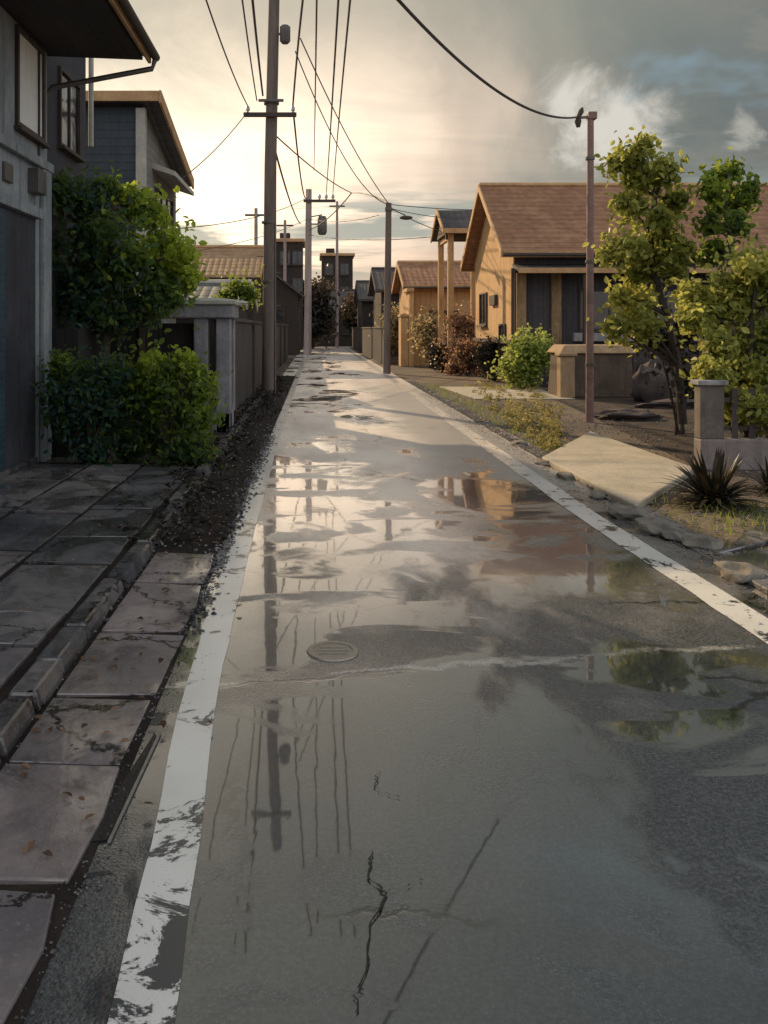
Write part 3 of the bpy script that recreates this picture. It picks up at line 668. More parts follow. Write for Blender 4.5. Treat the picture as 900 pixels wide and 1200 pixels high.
# ---- right: stone box, boulder, low borders, garden wall with fence
bx=thing('stone_cistern',(8.1,25,0),'square tan stone cistern with a heavy lid behind the thin rusty pole','cistern')
MB().hexa([(7.06,24.55,0),(9.2,24.55,0),(9.2,26,0),(7.06,26,0)],[(7.14,24.6,1.28),(9.1,24.6,1.28),(9.1,25.95,1.28),(7.14,25.95,1.28)]).build('body',M['stone_brown'],bx,.04)
MB().hexa([(7.02,24.5,1.28),(9.25,24.5,1.28),(9.25,26.05,1.28),(7.02,26.05,1.28)],[(7.2,24.7,1.52),(9.1,24.7,1.52),(9.1,25.9,1.52),(7.2,25.9,1.52)]).build('lid',M['stone_tan'],bx,.05)
MB().box(7.0,7.42,24.38,24.8,0,1.2).build('corner_pier',M['stone_tan'],bx,.04)
MB().box(6.95,7.47,24.33,24.85,1.202,1.3).build('pier_cap',M['stone_tan'],bx,.03)
bo=MB().rock((9.2,23.2,.45),(.5,.4,.7),8,3,.6); tag(bo.build('boulder',M['rock_pink'],org=[9.2,23.2,0],smooth=True),'upright dull pink boulder right of the stone cistern','boulder')
for i,(px0,px1,py,lb) in enumerate(((705,770,492,'long dark pink border stone at the foot of the rusty pole'),(745,822,478,'second dark border stone below the upright boulder'))):
    g0=G(px0,py); g1=G(px1,py); c=(g0+g1)/2; r=(g1-g0).length/2
    tag(MB().rock((c.x,c.y,.08),(r,.25,.14),20+i,3,.7).build('border_stone',M['rock_pink'],org=[c.x,c.y,0],smooth=True),lb,'stone','dark border stones')
M['stone_pier']=surf('stained_pier',(.12,.1,.085),(.2,.165,.14),.8,2,streak=.6)
gw=thing('garden_wall',(8,12.1,0),'low pinkish grey garden wall with a square pillar and dark railings on the right','wall')
MB().box(5.42,13,12.0,12.25,0,.44).build('wall',surf('pink_grey_render',(.2,.165,.155),(.3,.25,.235),.8,1.5,streak=.5),gw,.02)
MB().box(5.42,5.76,12.02,12.23,.441,1.2).build('pillar',M['stone_pier'],gw,.015)
MB().box(5.38,5.8,11.98,12.27,1.201,1.27).build('pillar_cap',M['concrete'],gw,.012)
for k in range(26): MB().box(5.9+k*.25,5.99+k*.25,12.1,12.13,.44,1.15).build('paling',M['block_wall'],gw,.006)
MB().box(5.76,13,12.13,12.17,.95,1.02).build('rail',M['trim_dark'],gw)
MB().box(5.76,13,12.13,12.17,.55,.61).build('rail',M['trim_dark'],gw)
# ------------------------------------------------------------------ vegetation
def leaf(mb,p,nrm,size,tint,br=0,wide=.55):
    up=Vector((random.gauss(0,1),random.gauss(0,1),random.gauss(0,1)))
    a=nrm.cross(up)
    if a.length<1e-3: return
    a.normalize(); b=nrm.cross(a).normalized()
    s=size; w=size*wide
    n=len(mb.v)
    k=nrm*(s*.16)
    mb.v+= [tuple(p-a*s*.5),tuple(p-a*s*.12+b*w*.5+k),tuple(p+a*s*.22+b*w*.42+k*.9),tuple(p+a*s*.55),tuple(p+a*s*.22-b*w*.42+k*.9),tuple(p-a*s*.12-b*w*.5+k)]
    mb.f+= [(n,n+1,n+2,n+3),(n,n+3,n+4,n+5)]
    t=(min(1,max(0,tint)),br,0); mb.t+=[t,t]
def clump(mb,c,r,n,size,tint,spread=.18,flat=1.0,wide=.6):
    """leaf mass: leaves on and just inside an uneven shell"""
    c=Vector(c)
    for _ in range(n):
        d=Vector((random.gauss(0,1),random.gauss(0,1),random.gauss(0,1))).normalized()
        k=1+.35*mnoise.noise(d*1.8+c*3)
        rr=r*k*(random.random()**.35)
        p=c+Vector((d.x,d.y,d.z*flat))*rr
        nr=(d+Vector((random.gauss(0,.5),random.gauss(0,.5),random.gauss(0,.5)+.25))).normalized()
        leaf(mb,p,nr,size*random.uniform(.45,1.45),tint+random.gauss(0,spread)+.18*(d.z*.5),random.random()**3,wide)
def plant(name,label,cat,base,clumps,leafmat,size,n,stems=None,group=None,spread=.16,trunk=None,trunk_r=.08,wide=.6,jit=.25,sub=4):
    """clumps: (x,y,z,r,tint)"""
    t=thing(name,base,label,cat,group)
    mb=MB()
    for (x,y,z,r,ti) in clumps:
        tot=0
        r*=1.12
        for k in range(sub):
            d=Vector((random.gauss(0,1),random.gauss(0,1),random.gauss(0,.8))).normalized()*r*random.uniform(.2,.75)
            rr=r*random.uniform(.38,.78)
            clump(mb,(x+d.x,y+d.y,z+d.z),rr,int(n*(rr/r)**1.5*max(1,r*r*3)/sub*2.9),size*.78,ti+random.gauss(0,jit*.6),spread,.85,wide)
        for k in range(int(n*.5*max(1,r*r*3))):
            d=Vector((random.gauss(0,.6),random.gauss(0,.6),random.gauss(0,.6)))*r
            leaf(mb,Vector((x,y,z))+d,Vector((random.gauss(0,1),random.gauss(0,1),random.gauss(0,1)+.4)).normalized(),size*random.uniform(.6,1.1),ti+random.gauss(0,spread),random.random()**3,wide)
    mb.build('foliage' if trunk is None else 'crown',leafmat,t)
    st=MB()
    b=Vector(base)
    if trunk:
        st.tube(trunk,[trunk_r*(1-.6*i/(len(trunk)-1)) for i in range(len(trunk))],8)
    org=Vector(trunk[len(trunk)//2]) if trunk else b
    for (x,y,z,r,ti) in clumps:
        q=Vector((x,y,z))
        if trunk:
            cand=[Vector(p) for p in trunk if p[2]<z+.1] or [Vector(trunk[0])]
            o_=min(cand,key=lambda p:(p-q).length)
        else: o_=b+Vector((random.uniform(-.1,.1),random.uniform(-.1,.1),0))
        mid=o_.lerp(q,.5)+Vector((random.uniform(-.1,.1)*r,random.uniform(-.1,.1),r*.1))
        st.tube([o_,mid,q],[trunk_r*.4,trunk_r*.25,trunk_r*.1],6)
        for k in range(5):
            dd=Vector((random.gauss(0,1),random.gauss(0,1),random.gauss(.3,1))).normalized()*r*random.uniform(.6,1.0)
            st.tube([q.lerp(mid,.3),q+dd*.5,q+dd],[trunk_r*.12,trunk_r*.07,.003],5)
    st.build('stems' if trunk is None else 'trunk',M['bark'],t)
    return t
def PC(px,py,d,rpx,ti,dj=.5):
    p=P(px,py,d+random.uniform(-dj,dj)); return (p.x,p.y,p.z,rpx*d/1000,ti)
# left tree
D=14.2
cl=[PC(85,240,D,32,.15),PC(120,225,D,22,.3),PC(80,290,D,36,.12),PC(130,275,D,38,.35),PC(170,250,D,26,.85),PC(195,285,D,26,.95),PC(205,320,D,22,1),PC(160,310,D,34,.5),PC(110,330,D,36,.2),PC(75,345,D,32,.1),PC(160,350,D,30,.3),PC(195,345,D,20,.5),PC(125,365,D,28,.2),PC(215,300,D,14,1),PC(222,328,D,10,1),PC(70,225,D,16,.3),PC(150,235,D,13,.9)]  # right-hand clumps tinted yellow green to paint in the sunlit side
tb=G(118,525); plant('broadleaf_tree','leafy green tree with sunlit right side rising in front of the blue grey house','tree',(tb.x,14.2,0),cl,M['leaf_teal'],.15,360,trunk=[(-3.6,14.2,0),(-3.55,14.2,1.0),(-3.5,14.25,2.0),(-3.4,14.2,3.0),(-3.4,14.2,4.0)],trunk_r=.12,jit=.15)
# hedge shrubs
D=12.3
cl=[PC(85,450,D,30,.2,.3),PC(120,440,D,24,.1,.3),PC(80,490,D,26,.3,.3),PC(110,500,D,28,.15,.3),PC(72,432,D,14,.6,.3),PC(130,475,D,24,.2,.3),PC(100,470,D,26,.05,.3),PC(110,530,D,18,.1,.3)]
plant('dark_shrub','rounded blue green shrub beside the corner of the grey rendered house','shrub',(P(105,545,D).x,D,0),cl,M['leaf_teal'],.12,330,jit=.1)
cl=[PC(165,445,D,26,.45,.3),PC(200,440,D,26,.5,.3),PC(235,455,D,22,.6,.3),PC(190,475,D,30,.35,.3),PC(232,490,D,22,.5,.3),PC(180,510,D,30,.15,.3),PC(232,525,D,20,.35,.3),PC(205,540,D,20,.2,.3),PC(150,470,D,22,.2,.3),PC(215,425,D,12,.95,.3),PC(178,428,D,12,.9,.3),PC(155,525,D,20,.1,.3)]  # top clumps tinted pale to paint in highlights
plant('green_shrub','wide bright topped green shrub at the left kerb in front of the gateway','shrub',(P(200,545,D).x,D,0),cl,M['leaf_green'],.12,330,jit=.12)
cl=[PC(280,338,24,16,.5),PC(268,345,24,12,.4),PC(292,345,24,11,.5)]
plant('small_tree','small round green tree just left of the tall pole','tree',(-2.5,24,0),cl,M['leaf_green'],.13,240,trunk=[(-2.3,24,0),(-2.3,24,1.5),(-2.3,24,2.7)],trunk_r=.07)
# right slender tree
D=15.3
cl=[PC(742,190,D,20,.6),PC(748,220,D,20,.7),PC(738,245,D,17,.6),PC(756,172,D,11,.7),PC(780,200,D,17,.6),PC(790,235,D,11,.5),PC(722,192,D,11,.7),PC(772,260,D,14,.5),PC(785,245,D,12,.6),PC(760,290,D,20,.6),PC(735,292,D,20,.6),PC(715,295,D,13,.8),PC(750,318,D,15,.5),PC(788,285,D,20,.5),PC(748,352,D,20,.8),PC(730,345,D,12,.9),PC(738,378,D,22,.7),PC(760,380,D,15,.5),PC(722,385,D,10,.6),PC(790,310,D,14,.4)]
tr=[P(800,497,D),P(795,430,D),P(782,370,D),P(765,320,D),P(762,270,D),P(768,230,D),P(752,185,D)]
plant('slender_tree','slender yellow green young tree in front of the brown tiled roof','tree',(tr[0].x,D,0),cl,M['leaf_yellow'],.15,300,trunk=tr,trunk_r=.085,jit=.2)
D=14.6
cl=[PC(852,205,D,18,.5),PC(835,222,D,13,.6),PC(872,230,D,16,.5),PC(850,240,D,14,.5),PC(862,262,D,14,.35),PC(832,262,D,12,.3),PC(842,290,D,22,.05)]
tr=[P(868,500,D),P(850,400,D),P(845,330,D),P(855,280,D),P(850,240,D),P(855,205,D)]
plant('sparse_tree','thin leafed green tree rising above the bushy garden shrub at the right edge','tree',(tr[0].x,D,0),cl,M['leaf_green'],.15,260,trunk=tr,trunk_r=.06)
D=13.0
cl=[PC(885,310,D,26,.75),PC(850,335,D,26,.7),PC(820,350,D,18,.75),PC(885,350,D,28,.4),PC(845,375,D,26,.6),PC(885,395,D,30,.45),PC(840,410,D,20,.6),PC(868,430,D,24,.55),PC(895,450,D,22,.5),PC(850,450,D,14,.7),PC(860,485,D,14,.6),PC(888,495,D,13,.6),PC(925,330,D,32,.6),PC(935,390,D,34,.5),PC(930,450,D,30,.5),PC(805,345,D,11,.8),PC(835,440,D-.5,18,.6),PC(842,462,D-.8,13,.5),PC(868,470,D-.9,16,.6),PC(895,485,D-.9,16,.5),PC(815,375,D,16,.6)]
plant('garden_bush','large yellow green bush spilling over the railings at the right edge','bush',(P(880,510,D).x,D,0),cl,M['leaf_yellow'],.14,330,trunk=[P(880,515,D),P(880,450,D),P(880,380,D)],trunk_r=.1,jit=.22)
cl=[PC(790,400,D+3,30,.3),PC(810,380,D+3,20,.4),PC(800,440,D+3,26,.3),PC(770,400,D+3,16,.5)]
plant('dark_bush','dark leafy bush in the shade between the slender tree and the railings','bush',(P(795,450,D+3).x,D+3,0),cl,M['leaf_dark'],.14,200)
# right roadside shrubs
def shrub(name,label,px,py_top,py_base,wpx,mat,size,n,tint,d=None,cat='shrub'):
    d=d or 2000/(py_base-385); cl=[]
    hpx=py_base-py_top
    for k in range(7):
        cl.append(PC(px+random.uniform(-.32,.32)*wpx,py_top+hpx*random.uniform(.22,.8),d,max(wpx,hpx)*.24,tint+random.gauss(0,.12),.2))
    cl.append(PC(px,py_top+hpx*.25,d,wpx*.25,tint+.2,.1))
    return plant(name,label,cat,((px-370)*d/1000,d,0),cl,mat,size,n,jit=.2)
shrub('green_bush','bright green bush in front of the pillars of the brown roofed house',618,388,456,58,M['leaf_spring'],.17,420,.65)
shrub('russet_shrub','tall russet shrub at the foot of the ochre gable',541,362,438,36,M['leaf_brown'],.2,240,.65,d=39)
shrub('russet_shrub','low dark russet shrub in front of the tall russet one',547,402,440,44,M['leaf_brown'],.17,260,.4)
shrub('tan_shrub','pale tan shrub below the ochre cottage wall',505,366,428,34,M['leaf_tan'],.22,220,.75,d=43)
shrub('tan_shrub','small olive tan shrub farthest up the right roadside',471,348,412,22,M['leaf_tan'],.25,160,.5,d=56)
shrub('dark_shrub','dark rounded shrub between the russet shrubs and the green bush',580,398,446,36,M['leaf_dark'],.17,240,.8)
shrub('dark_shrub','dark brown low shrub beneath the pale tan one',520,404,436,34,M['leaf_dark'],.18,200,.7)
shrub('brown_shrub','narrow brown clipped shrub beside the base of the thin right pole',473,378,418,16,M['leaf_brown'],.22,200,.45,cat='shrub')
for i,(px,py,lb) in enumerate(((498,428,'tiny white flowering plant by the pale tan shrub'),)):
    shrub('flowering_plant',lb,px,py-14,py,9,leaf_mat('white_petals',(.1,.12,.06),(.5,.5,.42),(.8,.8,.72)),.12,60,.8,cat='plant')
# ground cover along the right verge
mb=MB()
cnt=0
while cnt<150:
    px=random.uniform(548,655); py=random.uniform(452,530)
    if px< 560+(py-470)*1.35 or px> 640+(py-470)*1.6: continue
    g=G(px,py); cnt+=1; R0=random.uniform(.07,.22); hh=R0*random.uniform(.8,1.5); tt=random.random()*.8
    for _2 in range(int(260*R0)):
        d=Vector((random.gauss(0,1),random.gauss(0,1),abs(random.gauss(0,1)))).normalized()*random.uniform(.4,1)
        leaf(mb,g+Vector((d.x*R0,d.y*R0,d.z*hh+.01)),(d+Vector((random.gauss(0,.4),random.gauss(0,.4),.2))).normalized(),random.uniform(.03,.085),tt+random.gauss(0,.15),random.random()**2,.45)
tag(mb.build('ground_cover',M['leaf_olive']),kind='stuff',label='low yellow green ground cover along the right kerb',cat='ground cover')
mb=MB()
for _ in range(2600):
    if random.random()<.6: x=random.uniform(3.66,4.3); y=random.uniform(3,30)
    else: x=random.uniform(4.2,5.4); y=random.uniform(5.9,9.8)
    h=random.uniform(.04,.14)
    a=random.uniform(0,6.28); w=.006; dx,dy=math.cos(a),math.sin(a); ln=random.uniform(.2,.7)*h
    n=len(mb.v); q=(random.gauss(0,1)*ln,random.gauss(0,1)*ln)
    mb.v+=[(x-dx*w,y-dy*w,0.0),(x+dx*w,y+dy*w,0.0),(x+q[0],y+q[1],h)]; mb.f.append((n,n+1,n+2)); mb.t.append((random.random()*.7,random.random(),0))
tag(mb.build('grass',M['leaf_green']),kind='stuff',label='sparse dry grass along the right verge',cat='grass')
mb=MB()
for _ in range(420):
    y=random.uniform(7.4,34); x=random.choice([random.gauss(-1.72,.08),random.gauss(-1.42,.06),random.gauss(-1.2,.18)])
    for _2 in range(7):
        leaf(mb,Vector((x+random.gauss(0,.05),y+random.gauss(0,.07),random.uniform(.03,.16))),Vector((random.gauss(0,.6),random.gauss(0,.6),1)).normalized(),random.uniform(.04,.11),random.random()*.5,random.random())
tag(mb.build('weeds',M['leaf_dark']),kind='stuff',label='dark weeds growing in the muddy left gutter',cat='weeds')
mb=MB()
for _ in range(520):
    k=random.random()
    if k<.4: x,y,z=random.uniform(-3.9,-1.7),random.uniform(5,12),.125
    elif k<.7: x,y,z=random.gauss(-1.1,.2),random.uniform(3,10),.045
    else: x,y,z=random.gauss(3.3,.25),random.uniform(4,20),.04
    leaf(mb,Vector((x,y,z)),Vector((random.gauss(0,.25),random.gauss(0,.25),1)).normalized(),random.uniform(.025,.06),random.random(),random.random())
tag(mb.build('fallen_leaves',M['leaf_brown']),kind='stuff',label='small fallen leaves scattered over the pavement and gutters',cat='leaves')
# spiky plant
def spiky(name,label,g,nb,L,mat):
    t=thing(name,(g.x,g.y,0),label,'plant'); mb=MB()
    for _ in range(nb):
        a=random.uniform(0,6.28); el=random.uniform(.25,1.35); l=L*random.uniform(.6,1.15); w=l*.055
        prev=None; d=Vector((math.cos(a),math.sin(a),0)); s_=Vector((-d.y,d.x,0))
        for k in range(6):
            u=k/5; r=l*u*math.cos(el); z=l*u*math.sin(el)-l*.45*u*u*math.cos(el)
            p=Vector((g.x,g.y,.02))+d*(r+.04)+Vector((0,0,z)); ww=w*(1-u)**.7+.002
            cur=(p-s_*ww,p+s_*ww)
            if prev: mb.add([prev[0],prev[1],cur[1],cur[0]],[(0,1,2,3)]); mb.t.append((random.random(),random.random(),0))
            prev=cur
    mb.build('leaves',mat,t)
    MB().tube([(g.x,g.y,-.02),(g.x,g.y,.1)],[.05,.03],8).build('stem',M['bark'],t)
spiky('spiky_plant','dark spiky leaved plant beyond the near corner of the tan driveway slab',G(836,592),190,.72,M['leaf_dark'])
spiky('spiky_plant','smaller dark tufted plant at the right edge near the garden wall',G(905,578),110,.5,M['leaf_dark'])
# far trees
def far_tree(label,px,top,wpx,d,hpx=None,mat='leaf_far'):
    cl=[]; base=((px-370)*d/1000,d,0); py=top+wpx*.35
    while H-(py-385)*d/1000>2.0:
        for s_ in (-.26,.26): cl.append(PC(px+s_*wpx,py,d,wpx*.36,.35 if py>top+wpx*.6 else .85,1.0))
        py+=wpx*.42
    return plant('clipped_tree',label,'tree',base,cl,M[mat],.55,120,trunk=[base,(base[0],d,2.5),(base[0],d,5)],trunk_r=.25,jit=.1,spread=.12)
def far_block(label,x0,x1,y0,y1,zt,wins):
    t=thing('far_building',((x0+x1)/2,y0,0),label,'building')
    MB().box(x0,x1,y0,y1,0,zt).build('wall',M['far_wall'],t)
    MB().box(x0-.25,x1+.25,y0-.25,y1+.25,zt+.002,zt+.35).build('roof',M['trim_warm'],t,.08)  # warm roof colour paints in the sunlit edge
    MB().box(x0+.5,x0+1.5,y0+1,y0+2,zt+.351,zt+1.0).build('roof_hut',M['far_wall'],t,.05)
    for a,z in wins: window(t,'y',y0,a,a+.9,z,z+1.2,-1,M['trim_dark'],M['glass'],1,.08,.08)
far_block('tall narrow dark building with a sunlit roof edge just right of the tall pole',-4.0,-1.3,82,88,10.3,((-3.4,8.2),(-2.2,8.2),(-2.2,5.6)))
far_block('broad dark building with a sunlit roof edge closing the end of the street',.7,4.3,99,106,10.4,((1.1,8.3),(2.9,8.3),(1.1,5.6),(2.9,5.6)))
far_tree('lower dark tree filling the gap between the two tall far buildings',366,330,34,88)
far_tree('dark tree right of the broad far building at the street end',424,345,34,90)

# ------------------------------------------------------------------ poles
def insulator(parent,x,y,z,s=1):
    mb=MB().tube([(x,y,z),(x,y,z+.05*s),(x,y,z+.06*s),(x,y,z+.11*s),(x,y,z+.12*s),(x,y,z+.18*s)],[.03*s,.03*s,.065*s,.05*s,.06*s,.03*s],10); mb.build('insulator',M['ceramic'],parent)
XP,YP=-1.43,26.0
mp=thing('utility_pole',(XP,YP,0),'tallest weathered utility pole rising out of the picture at the left roadside','utility pole')
MB().tube([(XP,YP,-.1),(XP+.05,YP,7),(XP+.2,YP,13.8)],[.215,.185,.16],16).build('shaft',M['wood_pole'],mp)
za=P(325,137,YP).z
MB().box(XP-.75,XP+.85,YP-.3,YP-.19,za-.06,za+.07).build('crossarm',M['trim_dark'],mp,.012)
for dx in (-.62,.74): insulator(mp,XP+dx,YP-.25,za+.07,1.1)
MB().tube([(XP+.08,YP-.0,za+.38),(XP+.08,YP,za+.5)],.235,16).build('band',M['metal'],mp)
MB().box(XP-.3,XP+.46,YP-.27,YP-.2,za+.4,za+.48).build('bracket',M['metal'],mp,.01)
MB().box(XP-.5,XP+.7,YP-.3,YP-.2,12.6,12.72).build('crossarm',M['trim_dark'],mp,.012)
for dx in (-.4,.6): insulator(mp,XP+dx,YP-.25,12.72,1.1)
MB().tube([(XP+.5,YP-.1,10.65),(XP+.5,YP-.1,10.72),(XP+.5,YP-.1,11.15),(XP+.5,YP-.1,11.2)],[.1,.16,.16,.1],14).build('transformer',M['metal'],mp)
MB().bar((XP+.1,YP,10.95),(XP+.42,YP-.1,10.95),.06).build('hanger',M['metal'],mp)
for k in range(6): MB().tube([(XP+(.17 if k%2 else -.17),YP,2.2+k*.5),(XP+(.36 if k%2 else -.36),YP,2.2+k*.5)],.014,6).build('step',M['metal'],mp)
for zz in (3.4,5.2): MB().tube([(XP,YP,zz),(XP,YP,zz+.06)],.222,16).build('band',M['metal'],mp)
MB().tube([(XP+.2,YP-.12,.0),(XP+.2,YP-.12,5.2)],.03,8).build('conduit',M['metal'],mp)
X2,Y2=-.62,64
p2=thing('utility_pole',(X2,Y2,0),'pinkish concrete pole with a short crossarm and lamp in the middle of the far street','utility pole')
zt=P(362,222,Y2).z
MB().tube([(X2,Y2,-.1),(X2+.1,Y2,zt)],[.3,.22],14).build('shaft',M['conc_pole'],p2)
MB().box(X2-.3,X2+2.1,Y2-.35,Y2-.2,zt-1.0,zt-.8).build('crossarm',M['trim_dark'],p2,.01)
for dx in (.9,1.4,1.9): insulator(p2,X2+dx,Y2-.28,zt-.8,2.2)
MB().tube([(X2+1.1,Y2,zt-3.4),(X2+1.1,Y2,zt-3.2),(X2+1.1,Y2,zt-2.2),(X2+1.1,Y2,zt-2.0)],[.25,.36,.36,.25],12).build('transformer',M['metal'],p2)
MB().bar((X2,Y2,zt-2.6),(X2+.9,Y2,zt-2.6),.1).build('hanger',M['metal'],p2)
MB().bar((X2,Y2,zt-2.1),(X2+1.1,Y2,zt-1.9),.08).build('hanger',M['metal'],p2)
X3,Y3=3.2,37.7
p3=thing('utility_pole',(X3,Y3,0),'dark slim pole with no crossarm standing on the right edge of the road','utility pole')
z3=P(456,238,Y3).z
MB().tube([(X3-.06,Y3,-.1),(X3+.02,Y3,z3)],[.17,.13],14).build('shaft',M['wood_pole'],p3)
MB().tube([(X3+.02,Y3,z3-.35),(X3+.02,Y3,z3-.2)],.17,14).build('band',M['metal'],p3)
MB().bar((X3,Y3,z3-.2),(X3+.75,Y3-.1,z3-.55),.05).build('lamp_arm',M['metal'],p3)
MB().rock((X3+.78,Y3-.1,z3-.66),(.3,.14,.1),2,2,.05).build('lamp_head',M['trim_dark'],p3)
X4,Y4=5.86,18.2
p4=thing('service_pole',(X4,Y4,0),'thin rusty steel pole with a small bracket rising before the brown tiled roof','pole')
z4=P(694,137,Y4).z
MB().tube([(X4-.02,Y4,-.05),(X4,Y4,z4)],[.085,.07],12).build('shaft',M['rust'],p4)
MB().box(X4-.07,X4+.12,Y4-.09,Y4+.09,z4-.06,z4+.1).build('cap',M['rust'],p4,.02)
for zz in (1.2,3.4,5.6): MB().tube([(X4-.01,Y4,zz),(X4-.01,Y4,zz+.06)],.1,12).build('band',M['metal'],p4)
MB().bar((X4,Y4,z4),(X4-.26,Y4,z4-.02),.05).build('bracket',M['rust'],p4)
MB().tube([(X4-.26,Y4,z4-.22),(X4-.27,Y4,z4-.1),(X4-.26,Y4,z4),(X4-.2,Y4,z4+.12),(X4-.17,Y4,z4+.2)],[.04,.075,.05,.06,.02],10).build('insulator',M['trim_dark'],p4)
# far thin poles
for px,top,d,lb in ((300,244,62,'thin far pole left of the tall weathered pole'),(334,258,80,'faint far pole just right of the tall weathered pole'),(395,236,88,'thin far pole in front of the broad far building')):
    x=(px-370)*d/1000
    t=thing('far_pole',(x,d,0),lb,'pole','thin far poles')
    MB().tube([(x,d,-.1),(x,d,P(px,top,d).z)],[.17,.12],10).build('shaft',M['conc_pole'],t)
    MB().bar((x-.8,d,P(px,top,d).z-.5),(x+.8,d,P(px,top,d).z-.5),.14).build('crossarm',M['trim_dark'],t)

def wire(a,b,sag,r,label,name='overhead_wire'):
    a=Vector(a); b=Vector(b); pts=[]
    n=28
    for i in range(n+1):
        t=i/n; p=a.lerp(b,t); p.z-=sag*4*t*(1-t); pts.append(p)
    o=MB().tube(pts,r,6)
    tag(o.build(name,M['wire'],org=list(a)),label,'cable','overhead wires')
top4=Vector((X4-.25,Y4,z4))
mid=Vector((X2+.1,Y2-.2,zt))
wire(P(415,-60,9.0),top4,.55,.022,'thick sagging cable running to the bracket of the thin rusty pole')
wire(P(222,-60,14),(XP-.62,YP-.25,za+.27),.2,.018,'leftmost wire dropping to the left end of the tall pole crossarm')
wire(P(276,-60,14),P(301,118,25.8),.1,.018,'thin wire second from the left above the tall pole crossarm')
wire(P(290,-60,14),P(308,112,25.8),.1,.028,'thick wire just left of the tall pole')
wire(P(362,-60,15),(XP+.74,YP-.25,za+.27),-.25,.026,'knotted cable dropping to the right end of the tall pole crossarm')
wire((XP+.74,YP-.25,za+.25),mid,1.6,.03,'heavy cable from the tall pole crossarm to the top of the pinkish pole')
wire(P(400,-60,15),(X2+1.4,Y2-.28,zt-.4),.2,.026,'left wire of the pair coming down to the pinkish pole crossarm')
wire(P(416,-60,15),(X2+1.9,Y2-.28,zt-.4),-.3,.026,'right wire of the pair coming down to the pinkish pole crossarm')
wire(P(372,-60,16),P(368,200,80),.2,.024,'faint vertical wire between the tall pole and the pair')
wire(P(352,45,24),(X3,Y3,z3),.35,.02,'upper diagonal wire from high on the tall pole to the dark slim pole')
wire(P(346,60,24),(X3-.02,Y3,z3-.05),.9,.018,'lower diagonal wire from high on the tall pole to the dark slim pole')
wire((XP+.1,YP,P(325,155,YP).z),P(412,226,50),.2,.024,'wire falling right from the tall pole below its crossarm')
wire(P(412,226,50),(X3,Y3,z3),-.15,.035,'short arched cable reaching the top of the dark slim pole')
wire((X2+.2,Y2,zt-3),P(412,226,50),.3,.035,'cable climbing from the pinkish pole to the arched cable')
wire((XP+.15,YP,P(325,170,YP).z),P(352,262,60),.4,.035,'dark stay cable falling steeply behind the tall pole')
wire((XP-.62,YP-.25,za+.1),(-3.56,22,P(215,213,22).z),.15,.014,'thin wire from the tall pole to the blue grey house eaves')
wire((X2,Y2,zt-.6),P(205,268,30),.4,.02,'upper thin wire crossing left behind the tall pole')
wire((X2,Y2,zt-2.2),P(205,298,30),.3,.016,'lower thin wire crossing left behind the tall pole')
wire((X3,Y3,z3-.05),P(560,246,38),.05,.018,'upper wire from the dark slim pole to the gabled porch')
wire((X3,Y3,z3-.2),P(545,256,38.5),.12,.016,'lower wire from the dark slim pole to the gabled porch')
wire((X3+.75,Y3-.1,z3-.6),P(520,272,38.6),.05,.018,'wire from the lamp of the dark slim pole to the porch post')
wire((X2+.1,Y2,zt-2.2),P(444,252,50),.3,.024,'upper of the near level wires between the pinkish and dark slim poles')
wire((X2+.1,Y2,zt-3.4),P(520,276,44),.3,.024,'lower of the near level wires passing behind the dark slim pole')

# ------------------------------------------------------------------ world
SUN_AZ, SUN_EL = R(-31), R(27)   # azimuth measured from +Y towards +X
sd=Vector((math.sin(SUN_AZ)*math.cos(SUN_EL),math.cos(SUN_AZ)*math.cos(SUN_EL),math.sin(SUN_EL)))
w=bpy.data.worlds.new('World'); sc.world=w; w.use_nodes=True
nt=NT(w.node_tree); bg=w.node_tree.nodes['Background']; bg.inputs[1].default_value=.1
sky=nt.new('ShaderNodeTexSky'); sky.sky_type='NISHITA'; sky.sun_disc=False
sky.sun_elevation=SUN_EL; sky.sun_rotation=SUN_AZ; sky.dust_density=2.5; sky.air_density=1.2
tc=nt.new('ShaderNodeTexCoord'); dirv=nt.vm('NORMALIZE',tc.outputs['Generated'])
sp=nt.new('ShaderNodeSeparateXYZ'); nt.link(dirv,sp.inputs[0]); sx,sy,sz=sp.outputs
gl=Vector((-.15,1,.17)).normalized()
wobble=nt.scale(nt.vm('SUBTRACT',nt.noise(dirv,2.6,6,.6,.4,True),(.5,.5,.5)),(.32,.32,.32))
dw=nt.vm('NORMALIZE',nt.vm('ADD',dirv,wobble))
dq=nt.vm('NORMALIZE',nt.scale(dw,(1.12,1,1.0)))
dot=nt.vm('DOT_PRODUCT',dq,tuple(gl),out=1)
ang=nt.m('ARCCOSINE',nt.m('MINIMUM',dot,.9999))
ramp=nt.new('ShaderNodeValToRGB'); nt.link(nt.m('DIVIDE',ang,1.6),ramp.inputs[0])
cr=ramp.color_ramp; cr.interpolation='EASE'
stops=[(0,(1.9,1.55,1.12)),(.08,(1.55,1.25,.92)),(.15,(1.12,.90,.69)),(.215,(.7,.575,.45)),(.28,(.35,.325,.27)),(.37,(.175,.195,.18)),(.55,(.14,.158,.158)),(.74,(.36,.38,.42)),(1,(1.0,1.02,1.08))]  # last stops brighten the unseen sky behind the camera as added fill
cr.elements[0].position=stops[0][0]; cr.elements[0].color=stops[0][1]+(1,)
cr.elements[1].position=stops[-1][0]; cr.elements[1].color=stops[-1][1]+(1,)
for p_,c_ in stops[1:-1]:
    e=cr.elements.new(p_); e.color=c_+(1,)
col=ramp.outputs[0]
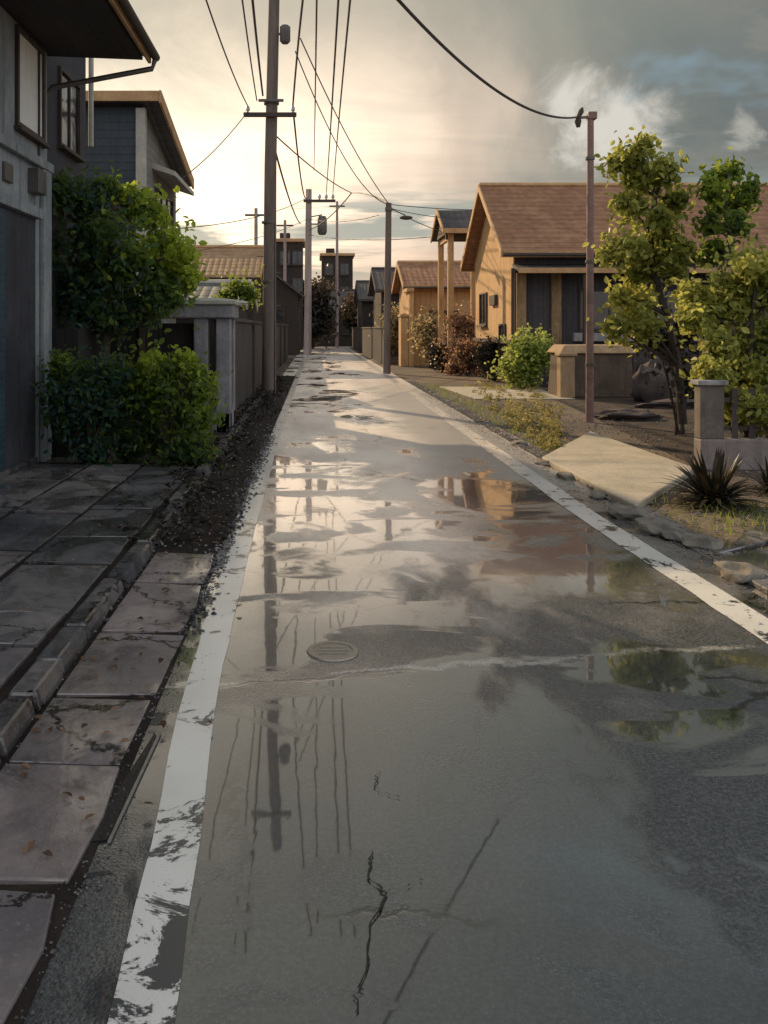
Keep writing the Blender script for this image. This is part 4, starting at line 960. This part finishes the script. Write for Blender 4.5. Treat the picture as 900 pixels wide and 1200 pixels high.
# cloud plane coordinates
zc=nt.m('ADD',nt.m('MAXIMUM',sz,0),.12)
cv=nt.new('ShaderNodeCombineXYZ'); nt.link(nt.m('DIVIDE',sx,zc),cv.inputs[0]); nt.link(nt.m('DIVIDE',sy,zc),cv.inputs[1])
cvo=cv.outputs[0]
n1=nt.noise(cvo,.8,9,.62,.7); n2=nt.noise(nt.vm('ADD',cvo,(3.1,1.7,0)),.45,6,.6,.5)
n1b=nt.noise(nt.vm('ADD',cvo,(-.10,.16,0)),.8,9,.62,.7)            # same field a little nearer the sun: lit edges
edge=nt.m('SUBTRACT',n1,n1b)
body=nt.ss(n1,.43,.62)
col=nt.mix(nt.m('MULTIPLY',body,.55),col,nt.vm('MULTIPLY',col,(.58,.66,.70)))
col=nt.mix(nt.m('MULTIPLY',nt.ss(edge,.0,.10),.5),col,nt.vm('ADD',nt.vm('MULTIPLY',col,(1.25,1.15,1.08)),(.06,.045,.035)))
col=nt.mix(nt.ss(n2,.50,.64,0,.55),col,nt.vm('ADD',nt.vm('MULTIPLY',col,(1.0,.9,.86)),(.07,.035,.03)))
blue=nt.m('MULTIPLY',nt.ss(nt.noise(nt.vm('ADD',cvo,(7.3,2.2,0)),.7,5,.6,.4),.52,.62),nt.ss(ang,.3,.5))
col=nt.mix(nt.m('MULTIPLY',blue,.75),col,(.24,.34,.40))
# low bands of cool cloud over the horizon
bn=nt.noise(nt.scale(dirv,(3,3,30)),1.0,6,.6,.4)
band=nt.m('MULTIPLY',nt.ss(bn,.45,.56),nt.m('MULTIPLY',nt.ss(sz,.03,.08),nt.ss(sz,.18,.13)))
col=nt.mix(nt.m('MULTIPLY',band,.85),col,(.30,.35,.32))
col=nt.mix(nt.m('MULTIPLY',nt.ss(nt.m('ADD',sz,nt.m('MULTIPLY',nt.m('SUBTRACT',n1,.5),.25)),.22,.36,0,.6),nt.ss(ang,.8,.5)),col,(.30,.305,.245))
# horizon warmth
col=nt.mix(nt.ss(sz,.14,.0,0,.55),col,(.62,.47,.33))
# bright cumulus remnants to the right
cd=Vector((.355,1,.235)).normalized()
pdir=nt.vm('ADD',dirv,nt.scale(nt.vm('SUBTRACT',nt.noise(nt.scale(dirv,(1,1,1.3)),10,8,.66,.5,True),(.5,.5,.5)),(.16,.13,.13)))
da=nt.vm('DISTANCE',pdir,tuple(cd),out=1)
db=nt.vm('DISTANCE',pdir,tuple(Vector((.29,1,.275)).normalized()),out=1)
dc=nt.vm('DISTANCE',pdir,tuple(Vector((.50,1,.225)).normalized()),out=1)
puff=nt.m('MAXIMUM',nt.m('MAXIMUM',nt.ss(da,.066,.02),nt.ss(db,.045,.006)),nt.ss(dc,.026,.004,0,.45))
col=nt.mix(nt.m('MULTIPLY',puff,.9),col,(.74,.70,.62))
mixs=nt.mix(.97,sky.outputs[0],nt.vm('SCALE',col,10))
add=nt.vm('ADD',nt.vm('SCALE',col,9.6),nt.vm('SCALE',sky.outputs[0],.05))
nt.link(add,bg.inputs[0])
# sun
L=bpy.data.lights.new('sun','SUN'); L.energy=5; L.angle=R(.6); L.color=(1,.74,.45)
lo=bpy.data.objects.new('sun',L); COL.objects.link(lo); lo.rotation_euler=sd.to_track_quat('Z','Y').to_euler(); lo.location=(-20,20,20)
# camera
cam=bpy.data.cameras.new('camera'); co=bpy.data.objects.new('camera',cam); COL.objects.link(co)
co.location=(0,0,H); co.rotation_euler=(R(90),0,0)
cam.sensor_fit='AUTO'; cam.sensor_width=36; cam.lens=30; cam.shift_x=80/1200; cam.shift_y=-215/1200
cam.clip_end=2000; cam.clip_start=.05
sc.camera=co
for o in bpy.data.objects:
    if 'org' in o: del o['org']
sc.view_settings.view_transform='Standard'; sc.view_settings.look='None'; sc.view_settings.exposure=0
sc.cycles.max_bounces=6; sc.cycles.use_denoising=True
